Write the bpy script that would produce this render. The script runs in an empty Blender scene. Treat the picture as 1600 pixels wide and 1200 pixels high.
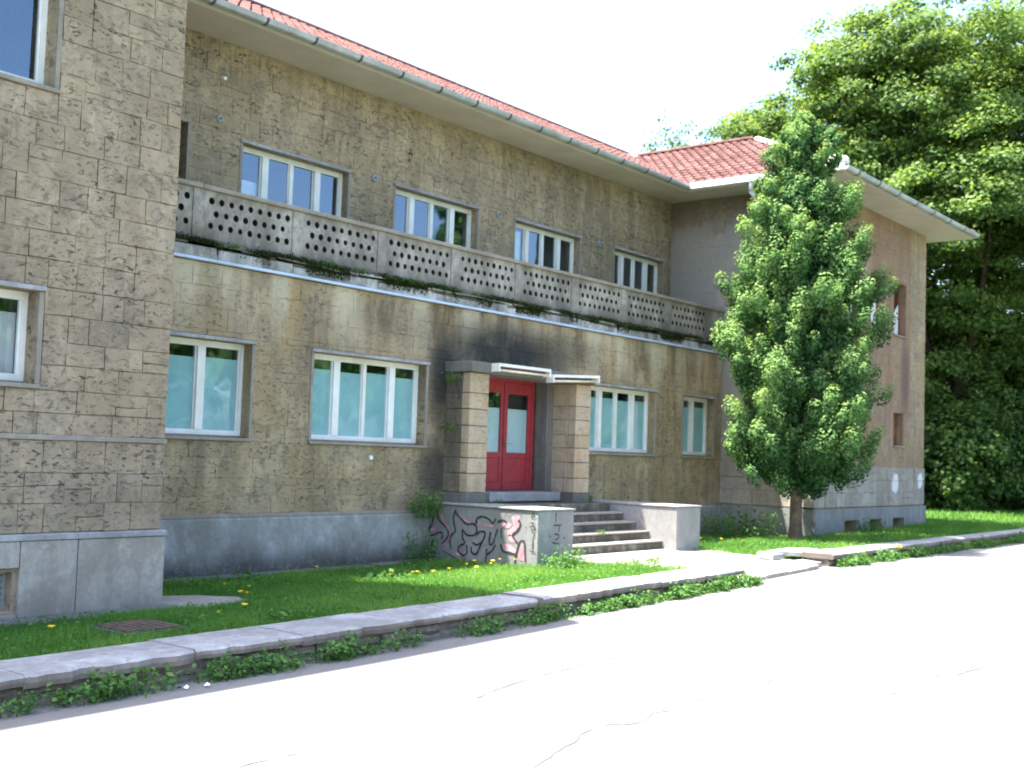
import bpy, bmesh, math, random
import numpy as np
from math import radians, sin, cos, pi
from mathutils import Vector, Matrix

random.seed(7)
rng = np.random.default_rng(7)
scene = bpy.context.scene
COL = scene.collection

# ------------------------------------------------------------------ camera
CAM = Vector((0.0, -13.5, 1.82))
F_PX = 1842.0
yaw, pitch, roll = radians(51.41), radians(3.441), radians(1.921)
fwd = Vector((sin(yaw) * cos(pitch), cos(yaw) * cos(pitch), sin(pitch)))
rgt = fwd.cross(Vector((0, 0, 1))).normalized()
upv = rgt.cross(fwd)
r2 = rgt * cos(roll) + upv * sin(roll)
u2 = -rgt * sin(roll) + upv * cos(roll)
cd = bpy.data.cameras.new('camera')
cam = bpy.data.objects.new('camera', cd)
COL.objects.link(cam)
M = Matrix.Identity(4)
for i in range(3):
    M[i][0], M[i][1], M[i][2], M[i][3] = r2[i], u2[i], -fwd[i], CAM[i]
cam.matrix_world = M
cd.sensor_width = 36.0
cd.lens = F_PX / 1600 * 36.0
cd.clip_start = 0.1
cd.clip_end = 2000
cd.dof.use_dof = True
cd.dof.focus_distance = 5.0
cd.dof.aperture_fstop = 5.0
scene.camera = cam

# ------------------------------------------------------------------ sky, sun, exposure
TOSUN = Vector((-0.28, 0.27, 1.0)).normalized()
world = bpy.data.worlds.new('World')
scene.world = world
world.use_nodes = True
wn = world.node_tree
for n in list(wn.nodes):
    wn.nodes.remove(n)
sky = wn.nodes.new('ShaderNodeTexSky')
sky.sky_type = 'NISHITA'
sky.sun_disc = False
sky.sun_elevation = math.asin(TOSUN.z)
sky.sun_rotation = math.atan2(TOSUN.x, TOSUN.y)
sky.dust_density = 3.4
sky.ozone_density = 3.0
sky.air_density = 1.0
bg = wn.nodes.new('ShaderNodeBackground')
bg.inputs[1].default_value = 0.15
wo = wn.nodes.new('ShaderNodeOutputWorld')
wn.links.new(sky.outputs[0], bg.inputs[0])
wn.links.new(bg.outputs[0], wo.inputs[0])
sd = bpy.data.lights.new('sun', 'SUN')
sd.energy = 5.0
sd.angle = radians(0.53)
sd.color = (1.0, 0.955, 0.88)
sun = bpy.data.objects.new('sun', sd)
COL.objects.link(sun)
sun.rotation_euler = (-TOSUN).to_track_quat('-Z', 'Y').to_euler()
sun.location = (0, 0, 30)
vs = scene.view_settings
vs.view_transform = 'Standard'
vs.look = 'None'
vs.gamma = 1.0
vs.use_curve_mapping = False
vs.exposure = 2.2
scene.cycles.max_bounces = 7
scene.cycles.transparent_max_bounces = 12

# ------------------------------------------------------------------ helpers
def tag(o, label=None, cat=None, group=None, kind=None):
    if label: o['label'] = label
    if cat: o['category'] = cat
    if group: o['group'] = group
    if kind: o['kind'] = kind
    return o

def empty(name, loc, label=None, cat=None, group=None):
    o = bpy.data.objects.new(name, None)
    o.empty_display_size = 0.3
    COL.objects.link(o)
    o.location = loc
    tag(o, label, cat, group)
    return o

def link(name, me, m, parent=None):
    if m is not None and len(me.materials) == 0:
        me.materials.append(m)
    o = bpy.data.objects.new(name, me)
    COL.objects.link(o)
    if parent is not None:
        o.parent = parent
        p = parent
        off = Vector((0, 0, 0))
        while p is not None:
            off += p.location
            p = p.parent
        o.location = -off          # meshes are written in world coordinates
    return o

class MB:
    """collects polygons with an optional per-face tone"""
    def __init__(s):
        s.v = []; s.f = []; s.t = []
    def face(s, pts, tone=0.5):
        b = len(s.v)
        s.v += [tuple(p) for p in pts]
        s.f.append(tuple(range(b, b + len(pts)))); s.t.append(tone)
    def poly(s, verts, faces, tone=0.5):
        b = len(s.v)
        s.v += [tuple(p) for p in verts]
        for f in faces:
            s.f.append(tuple(i + b for i in f)); s.t.append(tone)
    def box(s, x0, x1, y0, y1, z0, z1, tone=0.5, ch=0.0):
        v = [(x0, y0, z0), (x1, y0, z0), (x1, y1, z0), (x0, y1, z0), (x0, y0, z1), (x1, y0, z1), (x1, y1, z1), (x0, y1, z1)]
        s.poly(v, [(0, 3, 2, 1), (4, 5, 6, 7), (0, 1, 5, 4), (1, 2, 6, 5), (2, 3, 7, 6), (3, 0, 4, 7)], tone)
    def hexa(s, v8, tone=0.5):
        s.poly(v8, [(0, 3, 2, 1), (4, 5, 6, 7), (0, 1, 5, 4), (1, 2, 6, 5), (2, 3, 7, 6), (3, 0, 4, 7)], tone)
    def cyl(s, p0, p1, r0, r1, n=8, tone=0.5, cap=True):
        p0 = Vector(p0); p1 = Vector(p1)
        d = (p1 - p0).normalized()
        a = d.orthogonal().normalized(); b = d.cross(a)
        vs_ = []
        for p, r in ((p0, r0), (p1, r1)):
            for i in range(n):
                t = 2 * pi * i / n
                vs_.append(p + a * (cos(t) * r) + b * (sin(t) * r))
        fs = [(i, (i + 1) % n, n + (i + 1) % n, n + i) for i in range(n)]
        if cap:
            fs.append(tuple(range(n))[::-1]); fs.append(tuple(range(n, 2 * n)))
        s.poly(vs_, fs, tone)
    def build(s, name, m, parent=None, smooth=False, bevel=0, recalc=False, each=False):
        if each and len(s.v) > 8:          # every eight vertices are one box
            out = None
            for k in range(0, len(s.v), 8):
                q = MB(); q.v = s.v[k:k + 8]; q.f = [tuple(i - k for i in f) for f in s.f[k // 8 * 6:k // 8 * 6 + 6]]; q.t = s.t[k // 8 * 6:k // 8 * 6 + 6]
                out = q.build(name, m, parent, smooth, bevel)
            return out
        me = bpy.data.meshes.new(name)
        me.from_pydata(s.v, [], s.f)
        at = me.attributes.new('tone', 'FLOAT', 'FACE')
        at.data.foreach_set('value', s.t)
        if smooth:
            me.polygons.foreach_set('use_smooth', [True] * len(me.polygons))
        if recalc:
            bm = bmesh.new(); bm.from_mesh(me)
            bmesh.ops.recalc_face_normals(bm, faces=bm.faces)
            bm.to_mesh(me); bm.free()
        me.update()
        o = link(name, me, m, parent)
        if bevel:
            md = o.modifiers.new('bevel', 'BEVEL'); md.width = bevel; md.segments = 2; md.limit_method = 'ANGLE'
        return o

def fast_mesh(name, verts, nper, tone, m, parent=None):
    """verts: (n*nper,3) numpy; every nper verts make one polygon"""
    n = len(verts) // nper
    me = bpy.data.meshes.new(name)
    me.vertices.add(n * nper)
    me.vertices.foreach_set('co', np.ascontiguousarray(verts, dtype=np.float32).ravel())
    me.loops.add(n * nper)
    me.loops.foreach_set('vertex_index', np.arange(n * nper, dtype=np.int32))
    me.polygons.add(n)
    me.polygons.foreach_set('loop_start', np.arange(0, n * nper, nper, dtype=np.int32))
    me.polygons.foreach_set('loop_total', np.full(n, nper, dtype=np.int32))
    at = me.attributes.new('tone', 'FLOAT', 'FACE')
    at.data.foreach_set('value', np.ascontiguousarray(tone, dtype=np.float32))
    me.update()
    return link(name, me, m, parent)

def proj(p):
    d = Vector(p) - CAM
    z = d.dot(fwd)
    if z < 0.1: return None
    return (800 + F_PX * d.dot(r2) / z, 600 - F_PX * d.dot(u2) / z)

# ------------------------------------------------------------------ materials
class NT:
    def __init__(s, name, rough=0.85, spec=0.3):
        s.m = bpy.data.materials.new(name); s.m.use_nodes = True
        s.t = s.m.node_tree; s.n = s.t.nodes; s.l = s.t.links
        s.b = s.n['Principled BSDF']
        s.b.inputs['Roughness'].default_value = rough
        s.b.inputs['Specular IOR Level'].default_value = spec
        g = s.n.new('ShaderNodeNewGeometry'); s.pos = g.outputs['Position']
        s.geo = g
    def _in(s, sock, v):
        if isinstance(v, bpy.types.NodeSocket): s.l.new(v, sock)
        else: sock.default_value = v
    def scale(s, sc, loc=(0, 0, 0), src=None):
        mp = s.n.new('ShaderNodeMapping')
        mp.inputs['Scale'].default_value = sc if isinstance(sc, tuple) else (sc, sc, sc)
        mp.inputs['Location'].default_value = loc
        s.l.new(src or s.pos, mp.inputs[0]); return mp.outputs[0]
    def noise(s, sc, detail=4, rough=0.55, loc=(0, 0, 0), dist=0.0, src=None):
        n = s.n.new('ShaderNodeTexNoise')
        s.l.new(s.scale(sc, loc, src), n.inputs['Vector'])
        n.inputs['Scale'].default_value = 1.0; n.inputs['Detail'].default_value = detail
        n.inputs['Roughness'].default_value = rough; n.inputs['Distortion'].default_value = dist
        return n.outputs['Fac']
    def ramp(s, v, stops):
        r = s.n.new('ShaderNodeValToRGB')
        el = r.color_ramp.elements
        while len(el) < len(stops): el.new(0.5)
        for e, (p, c) in zip(el, stops):
            e.position = p
            e.color = (c, c, c, 1) if isinstance(c, (int, float)) else (*c, 1)
        s.l.new(v, r.inputs[0]); return r.outputs[0]
    def mix(s, fac, a, b, mode='MIX'):
        n = s.n.new('ShaderNodeMix'); n.data_type = 'RGBA'; n.blend_type = mode
        s._in(n.inputs[0], fac)
        for sock, v in ((n.inputs[6], a), (n.inputs[7], b)):
            if isinstance(v, tuple): v = (*v, 1)
            s._in(sock, v)
        return n.outputs[2]
    def math(s, op, a, b=0.0, clamp=False):
        n = s.n.new('ShaderNodeMath'); n.operation = op; n.use_clamp = clamp
        s._in(n.inputs[0], a); s._in(n.inputs[1], b); return n.outputs[0]
    def tone(s):
        a = s.n.new('ShaderNodeAttribute'); a.attribute_name = 'tone'; return a.outputs['Fac']
    def xyz(s):
        x = s.n.new('ShaderNodeSeparateXYZ'); s.l.new(s.pos, x.inputs[0]); return x.outputs
    def rng(s, v, a, b, c=0.0, d=1.0, smooth=True):
        n = s.n.new('ShaderNodeMapRange')
        if smooth: n.interpolation_type = 'SMOOTHSTEP'
        s._in(n.inputs[0], v)
        for i, k in enumerate((a, b, c, d)): n.inputs[i + 1].default_value = k
        n.clamp = True
        return n.outputs[0]
    def gauss(s, c, r):
        """soft blob mask round a world point, radii r"""
        mp = s.n.new('ShaderNodeVectorMath'); mp.operation = 'SUBTRACT'
        s.l.new(s.pos, mp.inputs[0]); mp.inputs[1].default_value = c
        dv = s.n.new('ShaderNodeVectorMath'); dv.operation = 'DIVIDE'
        s.l.new(mp.outputs[0], dv.inputs[0]); dv.inputs[1].default_value = r
        ln = s.n.new('ShaderNodeVectorMath'); ln.operation = 'LENGTH'
        s.l.new(dv.outputs[0], ln.inputs[0])
        return s.rng(ln.outputs['Value'], 1.0, 0.25)
    def col(s, c): s._in(s.b.inputs['Base Color'], (*c, 1) if isinstance(c, tuple) else c)
    def bump(s, h, st=0.4, dist=0.02):
        b = s.n.new('ShaderNodeBump'); b.inputs['Strength'].default_value = st; b.inputs['Distance'].default_value = dist
        s.l.new(h, b.inputs['Height']); s.l.new(b.outputs[0], s.b.inputs['Normal'])

MAT = {}
def simple(name, c, rough=0.8, var=0.15, sc=6.0, dirt=None, spec=0.3, metal=0.0, bump=0.15):
    t = NT(name, rough, spec)
    n = t.noise(sc, 5, 0.6)
    lo = tuple(k * (1 - var * 1.6) for k in c); hi = tuple(min(1, k * (1 + var)) for k in c)
    cc = t.mix(t.ramp(n, [(0.3, 0.0), (0.7, 1.0)]), lo, hi)
    if dirt:
        d = t.ramp(t.noise((sc * .35, sc * .35, sc * .12), 6, 0.65, (3, 1, 7)), [(0.48, 0.0), (0.72, 1.0)])
        cc = t.mix(t.math('MULTIPLY', d, 0.8), cc, dirt)
    t.col(cc); t.b.inputs['Metallic'].default_value = metal
    if bump: t.bump(t.noise(sc * 5, 4, 0.7), bump, 0.01)
    MAT[name] = t.m
    return t.m

def stone_mat(name, base, alt, dark, patina=0.7, streak=0.5, pit=1.0, extra=None, tonew=1.0):
    t = NT(name, 0.93, 0.15)
    tn = t.tone()
    b = t.mix(t.ramp(tn, [(0.5 - .5 * tonew, 0.0), (0.5 + .5 * tonew, 1.0)]), tuple(k * .84 for k in base), tuple(k * 1.12 for k in base))
    # some stones are ochre, some grey
    w = t.n.new('ShaderNodeTexWhiteNoise'); w.noise_dimensions = '1D'; t.l.new(tn, w.inputs['W'])
    b = t.mix(t.math('MULTIPLY', t.ramp(w.outputs['Value'], [(0.5, 0.0), (1.0, 1.0)]), 0.42), b, alt)
    # cloudy weathering inside the stone
    b = t.mix(t.ramp(t.noise(2.3, 7, 0.68, dist=0.6), [(0.35, 0.0), (0.72, 0.55)]), b, tuple(k * 0.72 for k in base))
    b = t.mix(t.ramp(t.noise((7, 7, 12), 4, 0.6, (5, 2, 1)), [(0.5, 0.0), (0.75, 0.4)]), b, tuple(min(1, k * 1.3) for k in alt))
    # grey-black patina in large patches
    pt = t.ramp(t.noise((.55, .55, .42), 7, 0.62, (1.7, 0, 4), 0.4), [(0.44, 0.0), (0.64, patina)])
    b = t.mix(pt, b, dark)
    # rain streaks
    sk = t.ramp(t.noise((3.4, 3.4, .22), 5, 0.62, (0, 4, 0), 0.25), [(0.46, 0.0), (0.7, streak)])
    b = t.mix(sk, b, tuple(k * 0.85 for k in dark))
    lt = t.ramp(t.noise((2.6, 2.6, .2), 4, 0.6, (8, 1, 3), 0.25), [(0.55, 0.0), (0.75, streak * 0.75)])
    b = t.mix(lt, b, tuple(min(1, k * 1.25) for k in base))
    blot = t.ramp(t.noise((4.2, 4.2, 5.5), 7, .74, (6, 6, 1), 1.2), [(0.50, 0.0), (0.64, 1.0)])
    b = t.mix(t.math('MULTIPLY', blot, .72 * pit), b, dark)
    blot2 = t.ramp(t.noise((4.5, 4.5, 2.2), 5, .7, (1, 9, 5), .8), [(0.54, 0.0), (0.66, 1.0)])
    b = t.mix(t.math('MULTIPLY', blot2, .38), b, tuple(min(1, k * 1.22) for k in alt))
    wash = t.ramp(t.noise((1.4, 1.4, .8), 5, .6, (11, 3, 5), .5), [(0.46, 0.0), (0.60, .5)])
    b = t.mix(wash, b, tuple(k * .62 for k in alt))
    # travertine pits
    p1 = t.noise((11, 11, 24), 5, 0.7, (2, 2, 2), 0.8)
    zone = t.ramp(t.noise(1.9, 3, 0.5, (9, 9, 0)), [(0.4, 0.35), (0.62, 1.0)])
    pits = t.math('MULTIPLY', t.ramp(p1, [(0.56, 0.0), (0.63, 1.0)]), zone)
    b = t.mix(t.math('MULTIPLY', pits, 0.85 * pit), b, (.05, .045, .04))
    if extra: b = extra(t, b)
    t.col(b)
    h = t.math('SUBTRACT', t.noise(22, 5, 0.7), t.math('MULTIPLY', pits, 1.4))
    t.bump(h, 0.55, 0.02)
    MAT[name] = t.m
    return t.m

def leaf_mat(name, c0, c1, c2, trans=0.35, rough=0.6, spec=0.2):
    m = bpy.data.materials.new(name); m.use_nodes = True
    nt = m.node_tree; nd = nt.nodes; lk = nt.links
    for n in list(nd): nd.remove(n)
    a = nd.new('ShaderNodeAttribute'); a.attribute_name = 'tone'
    r = nd.new('ShaderNodeValToRGB'); el = r.color_ramp.elements
    el.new(0.5)
    for e, p, c in zip(el, (0, .5, 1), (c0, c1, c2)):
        e.position = p; e.color = (*c, 1)
    lk.new(a.outputs['Fac'], r.inputs[0])
    p = nd.new('ShaderNodeBsdfPrincipled'); p.inputs['Roughness'].default_value = rough
    p.inputs['Specular IOR Level'].default_value = spec
    lk.new(r.outputs[0], p.inputs['Base Color'])
    tr = nd.new('ShaderNodeBsdfTranslucent')
    br = nd.new('ShaderNodeMix'); br.data_type = 'RGBA'; br.blend_type = 'MULTIPLY'; br.inputs[0].default_value = 1
    lk.new(r.outputs[0], br.inputs[6]); br.inputs[7].default_value = (1.5, 1.35, .55, 1)
    lk.new(br.outputs[2], tr.inputs[0])
    mx = nd.new('ShaderNodeMixShader'); mx.inputs[0].default_value = trans
    lk.new(p.outputs[0], mx.inputs[1]); lk.new(tr.outputs[0], mx.inputs[2])
    o = nd.new('ShaderNodeOutputMaterial'); lk.new(mx.outputs[0], o.inputs[0])
    MAT[name] = m
    return m

def glass_mat():
    m = bpy.data.materials.new('window_glass'); m.use_nodes = True
    nt = m.node_tree; nd = nt.nodes; lk = nt.links
    for n in list(nd): nd.remove(n)
    fr = nd.new('ShaderNodeFresnel'); fr.inputs[0].default_value = 2.5
    tc = nd.new('ShaderNodeNewGeometry')
    ns = nd.new('ShaderNodeTexNoise'); ns.inputs['Scale'].default_value = 1.6; ns.inputs['Detail'].default_value = 1
    lk.new(tc.outputs['Position'], ns.inputs['Vector'])
    bp = nd.new('ShaderNodeBump'); bp.inputs['Strength'].default_value = 0.25; bp.inputs['Distance'].default_value = 0.02
    lk.new(ns.outputs['Fac'], bp.inputs['Height'])
    t = nd.new('ShaderNodeBsdfTransparent'); t.inputs[0].default_value = (.93, .96, .96, 1)
    g = nd.new('ShaderNodeBsdfGlossy'); g.inputs['Roughness'].default_value = 0.03; g.inputs['Color'].default_value = (.62, .80, 1.0, 1)  # blue glossy tint imitates the reflection of a deeper blue sky
    lk.new(bp.outputs[0], g.inputs['Normal'])
    mx = nd.new('ShaderNodeMixShader'); o = nd.new('ShaderNodeOutputMaterial')
    inv = nd.new('ShaderNodeMath'); inv.operation = 'SUBTRACT'; inv.inputs[0].default_value = 1.0
    lk.new(tc.outputs['Backfacing'], inv.inputs[1])
    ml = nd.new('ShaderNodeMath'); ml.operation = 'MULTIPLY'; lk.new(fr.outputs[0], ml.inputs[0]); lk.new(inv.outputs[0], ml.inputs[1])
    lk.new(ml.outputs[0], mx.inputs[0]); lk.new(t.outputs[0], mx.inputs[1]); lk.new(g.outputs[0], mx.inputs[2])
    lk.new(mx.outputs[0], o.inputs[0]); MAT['glass'] = m
glass_mat()

def main_extra(t, b):
    x, y, z = t.xyz()
    och = t.math('MULTIPLY', t.rng(z, 2.2, 4.3), t.ramp(t.noise((2.2, 2.2, .18), 4, .55, (7, 0, 3)), [(0.5, 0.0), (0.66, 0.6)]))
    b = t.mix(och, b, (.45, .31, .15))
    brn = t.math('MULTIPLY', t.rng(z, 2.6, 4.4), t.ramp(t.noise((1.6, 1.6, .3), 5, .6, (2, 0, 6)), [(0.5, 0.0), (0.62, 0.8)]))
    b = t.mix(brn, b, (.13, .095, .06))
    # paler washed zones below the broken drip edge
    pale = t.math('MULTIPLY', t.rng(z, 3.0, 4.3), t.ramp(t.noise((1.3, 1.3, .25), 3, .5, (4, 0, 9)), [(0.46, 0.0), (0.58, 0.75)]))
    b = t.mix(pale, b, (.56, .49, .35))
    # soot and wet algae above and beside the porch slab, and round the porch foot
    nz = t.noise(2.2, 5, 0.65, (3, 3, 3))
    for c, r, k in (((16.7, 0, 3.66), (2.5, .8, .85), 1.0), ((15.0, 0, 3.1), (.55, .8, 1.3), 1.0), ((14.9, 0, 1.5), (.8, .8, .9), .85),
                    ((13.9, 0, 3.95), (1.6, .8, .5), .35), ((18.6, 0, 3.9), (1.6, .8, .5), .5)):
        g = t.gauss(c, r)
        b = t.mix(t.math('MULTIPLY', t.math('MULTIPLY', g, t.ramp(nz, [(0.25, 0.7), (0.5, 1.0)])), k), b, (.05, .047, .042))
    return b

def upper_extra(t, b):
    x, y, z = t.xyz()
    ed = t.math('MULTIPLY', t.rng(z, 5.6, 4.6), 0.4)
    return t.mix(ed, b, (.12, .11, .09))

def right_extra(t, b):
    x, y, z = t.xyz()
    # iron-red wash with vertical bands on the wing front
    m = t.math('MULTIPLY', t.rng(x, 30.9, 30.55), t.rng(z, 1.9, 3.6))
    m = t.math('MULTIPLY', m, t.ramp(t.noise((1.5, 1.5, .16), 4, .6, (0, 0, 2)), [(0.38, 0.35), (0.58, 0.92)]))
    b = t.mix(m, b, (.26, .15, .105))
    d = t.gauss((30.4, -2.4, 4.2), (.5, 1, 1.4))
    b = t.mix(t.math('MULTIPLY', d, 0.6), b, (.09, .075, .07))
    return b

def pale_extra(t, b):
    for c, r in (((29.75, -2.4, 1.42), (.32, .5, .42)), ((31.55, -2.4, 1.5), (.28, .5, .36))):
        b = t.mix(t.math('MULTIPLY', t.math('GREATER_THAN', t.math('ADD', t.gauss(c, r), t.math('MULTIPLY', t.noise((5, 5, 2.5), 6, .75), 1.9)), 1.42), .9), b, (.78, .78, .77))
    return b
def side_extra(t, b):
    x, y, z = t.xyz()
    # upper part rendered smooth and grey
    nz = t.noise(1.1, 6, .65, (0, 7, 0), .5)
    zz = t.math('ADD', z, t.math('MULTIPLY', nz, 2.6))
    m = t.math('MULTIPLY', t.rng(zz, 8.9, 8.4), t.rng(zz, 3.0, 3.4))
    b = t.mix(t.math('MULTIPLY', m, 0.8), b, (.36, .335, .30))
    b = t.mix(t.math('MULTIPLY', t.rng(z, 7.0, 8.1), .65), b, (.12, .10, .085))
    return b

TAN = (.445, .352, .232); OCH = (.50, .365, .19); DRK = (.16, .125, .085)
stone_mat('stone_main', TAN, OCH, DRK, .6, .6, 1.0, main_extra, .9)
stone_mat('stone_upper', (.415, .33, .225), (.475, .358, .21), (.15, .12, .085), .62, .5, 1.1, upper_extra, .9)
stone_mat('stone_left', (.395, .32, .228), (.465, .365, .232), (.145, .122, .09), .62, .28, 1.1)
stone_mat('stone_right', (.36, .28, .20), OCH, DRK, .5, .5, .8, right_extra)
stone_mat('stone_side', (.36, .30, .22), OCH, DRK, .5, .5, .8, side_extra)
stone_mat('stone_pale', (.44, .405, .345), (.46, .40, .31), (.20, .18, .15), .45, .4, .4, pale_extra)
stone_mat('stone_pillar', (.52, .43, .32), (.52, .36, .18), (.24, .20, .155), .22, .15, .45, None, 1.0)
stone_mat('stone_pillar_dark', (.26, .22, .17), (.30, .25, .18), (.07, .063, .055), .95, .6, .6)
stone_mat('stone_rough', (.30, .255, .20), (.36, .30, .24), (.10, .09, .08), .8, .3, .8)

def concrete(name, c, dark, z0, z1, kbase=0.9, wet=(.06, .062, .06), mottle=.35, strength=.7):
    t = NT(name, 0.9, 0.2)
    b = t.mix(t.ramp(t.noise(3, 6, .65), [(0.3, 0.0), (0.7, 1.0)]), tuple(k * .82 for k in c), c)
    b = t.mix(t.ramp(t.noise((1.1, 1.1, .7), 7, .68, (4, 4, 4), .4), [(0.42, 0.0), (0.60, strength)]), b, dark)
    b = t.mix(t.ramp(t.noise((3, 3, .3), 4, .6, (1, 7, 0)), [(0.47, 0.0), (0.68, .6)]), b, dark)
    b = t.mix(t.ramp(t.noise((5, 5, 3.2), 6, .7, (3, 0, 8), .6), [(0.44, 0.0), (0.59, mottle)]), b, dark)
    x, y, z = t.xyz()
    zz = t.math('ADD', z, t.math('MULTIPLY', t.noise((1.3, 1.3, 1.3), 5, .6), 0.5))
    b = t.mix(t.math('MULTIPLY', t.rng(zz, z1, z0), kbase), b, wet)
    b = t.mix(t.ramp(t.noise(11, 6, .75, (2, 5, 1), .5), [(0.50, 0.0), (0.62, mottle)]), b, tuple(k * .9 for k in dark))
    b = t.mix(t.ramp(t.noise(15, 5, .7, (7, 5, 1), .3), [(0.55, 0.0), (0.70, .22)]), b, tuple(min(1, k * 1.15) for k in c))
    b = t.mix(t.ramp(t.noise(38, 3, .7), [(0.55, 0.0), (0.7, .45)]), b, tuple(k * .5 for k in c))
    t.col(b); t.bump(t.noise(20, 6, .75), .5, .015)
    MAT[name] = t.m
concrete('plinth_left', (.47, .435, .375), (.24, .205, .165), .1, .62, .55, strength=.9)
concrete('plinth_main', (.42, .425, .42), (.21, .20, .175), .25, .75, .95, (.05, .052, .045), strength=.9)
concrete('plinth_right', (.34, .34, .33), (.20, .20, .19), .4, .9, .55)
concrete('cheek', (.345, .345, .335), (.21, .205, .195), .0, .45, .25, mottle=.3)
concrete('step', (.26, .24, .20), (.07, .066, .05), -5, -4, 0, mottle=.8, strength=.95)
concrete('cap', (.47, .47, .475), (.24, .23, .225), -5, -4, 0, mottle=.55, strength=.8)
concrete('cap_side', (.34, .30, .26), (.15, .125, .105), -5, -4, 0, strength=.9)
concrete('path', (.38, .35, .31), (.25, .22, .19), -5, -4, 0)
concrete('plaster', (.47, .435, .36), (.33, .30, .24), -5, -4, 0, strength=.5)
concrete('trim', (.37, .335, .28), (.22, .19, .155), -5, -4, 0)
concrete('parapet', (.50, .455, .395), (.17, .15, .125), 4.72, 5.3, .75, (.09, .085, .068), mottle=.5, strength=.95)
concrete('slab_edge', (.62, .61, .58), (.13, .125, .11), -5, -4, 0, strength=1.0)
concrete('ledge', (.26, .245, .20), (.06, .06, .045), -5, -4, 0, strength=1.0)
concrete('porch_slab', (.24, .235, .22), (.12, .115, .10), -5, -4, 0)
simple('soffit', (.46, .42, .345), .9, .08, 1.3, (.40, .35, .27))
simple('white_frame', (.80, .79, .75), .55, .06, 5, (.62, .58, .50), .4)
simple('zinc', (.42, .45, .455), .42, .15, 3, (.20, .22, .22), .5, .35)
simple('clip_dark', (.07, .08, .085), .6, .2, 5)
simple('zinc_light', (.82, .82, .80), .5, .1, 3, (.5, .5, .48), .5, .1)
simple('sunlit_gutter', (.82, .83, .82), .5, .04, 4, (.66, .66, .64), .5)
simple('drip_blue', (.50, .60, .78), .5, .1, 4, (.34, .38, .44), .5)
simple('red_paint', (.32, .03, .04), .5, .15, 6, (.20, .03, .035), .45)
simple('dark_void', (.02, .02, .022), .9, .1, 3, bump=0)
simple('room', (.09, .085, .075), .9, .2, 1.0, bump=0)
simple('teal_paper', (.44, .68, .68), .75, .1, 2.2, (.28, .52, .53), .2, bump=0)
simple('door_paper', (.62, .76, .78), .75, .05, 2, (.40, .54, .56), .2, bump=0)
simple('curtain', (.66, .64, .66), .9, .08, 6)
simple('blue_paint', (.10, .24, .55), .5, .2, 2)
simple('rust_wood', (.20, .085, .045), .8, .3, 9, (.09, .05, .035))
simple('green_door', (.13, .135, .115), .6, .2, 4, (.07, .07, .06))
simple('asphalt_edge', (.30, .29, .27), .9, .15, 5)
simple('black_paint', (.045, .04, .05), .7, .2, 20, bump=0)
simple('pink_paint', (.52, .27, .32), .7, .25, 9, (.66, .45, .46), bump=0)
simple('faded_paint', (.17, .15, .17), .7, .3, 20, (.30, .28, .28), bump=0)
simple('iron', (.13, .09, .08), .7, .3, 9, (.22, .12, .08), .4, .3)
simple('tube_cream', (.70, .64, .52), .5, .1, 9)
simple('paper_white', (.85, .85, .85), .8, .03, 9)
simple('wall_metal', (.30, .33, .35), .5, .15, 12, (.3, .33, .36), .4, .2)
simple('bark', (.17, .12, .085), .95, .35, 9, (.09, .07, .055), .1, bump=.8)
simple('bark_dark', (.07, .055, .042), .95, .3, 6, (.04, .033, .028), .1, bump=.8)
simple('mortar_white', (.74, .70, .64), .9, .1, 7, (.55, .5, .45))
simple('crack', (.125, .115, .11), .95, .2, 9, bump=0)
simple('yellow_petal', (.80, .60, .03), .7, .1, 30, bump=0)
simple('hole_moss_shade', (.035, .035, .028), .95, .3, 20)
simple('soil', (.10, .075, .05), .95, .3, 5)

def tile_mat():
    t = NT('roof_tile', .9, .1)
    tn = t.tone()
    b = t.ramp(tn, [(0.0, (.085, .040, .036)), (0.4, (.118, .057, .050)), (0.75, (.135, .070, .062)), (1.0, (.15, .09, .08))])
    b = t.mix(t.ramp(t.noise(1.1, 6, .7), [(0.45, 0.0), (0.7, .6)]), b, (.12, .06, .05))
    b = t.mix(t.ramp(t.noise(9, 5, .7, (3, 3, 3)), [(0.55, 0.0), (0.75, .5)]), b, (.20, .14, .115))
    t.col(b); t.bump(t.noise(30, 4, .7), .3, .01); MAT['tile'] = t.m
tile_mat()

def ground_mat():
    t = NT('ground_soil_grass', .95, .1)
    b = t.mix(t.ramp(t.noise(4, 6, .7), [(0.35, 0.0), (0.65, 1.0)]), (.04, .085, .018), (.075, .14, .03))
    b = t.mix(t.ramp(t.noise(.5, 4, .6, (4, 0, 0)), [(0.6, 0.0), (0.75, .5)]), b, (.10, .085, .05))
    t.col(b); t.bump(t.noise(15, 5, .7), .8, .04); MAT['ground'] = t.m
    t = NT('road_asphalt', .93, .2)
    b = t.mix(t.ramp(t.noise(.6, 6, .65), [(0.3, 0.0), (0.7, 1.0)]), (.165, .160, .155), (.20, .195, .188))
    b = t.mix(t.ramp(t.noise((.35, 1.6, 1), 5, .7, (2, 3, 0)), [(0.56, 0.0), (0.7, .45)]), b, (.115, .108, .104))
    b = t.mix(t.ramp(t.noise(70, 3, .8), [(0.5, 0.0), (0.7, .35)]), b, (.12, .115, .11))
    t.col(b); t.bump(t.noise(60, 4, .8), .5, .006); MAT['road'] = t.m
ground_mat()
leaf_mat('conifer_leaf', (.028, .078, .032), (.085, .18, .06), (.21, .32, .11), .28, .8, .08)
leaf_mat('tree_leaf', (.020, .052, .016), (.080, .155, .036), (.20, .285, .075), .42)
leaf_mat('far_leaf', (.05, .09, .05), (.08, .13, .06), (.12, .18, .08), .4)
leaf_mat('grass_leaf', (.055, .16, .032), (.105, .26, .05), (.22, .37, .09), .45)
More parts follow.
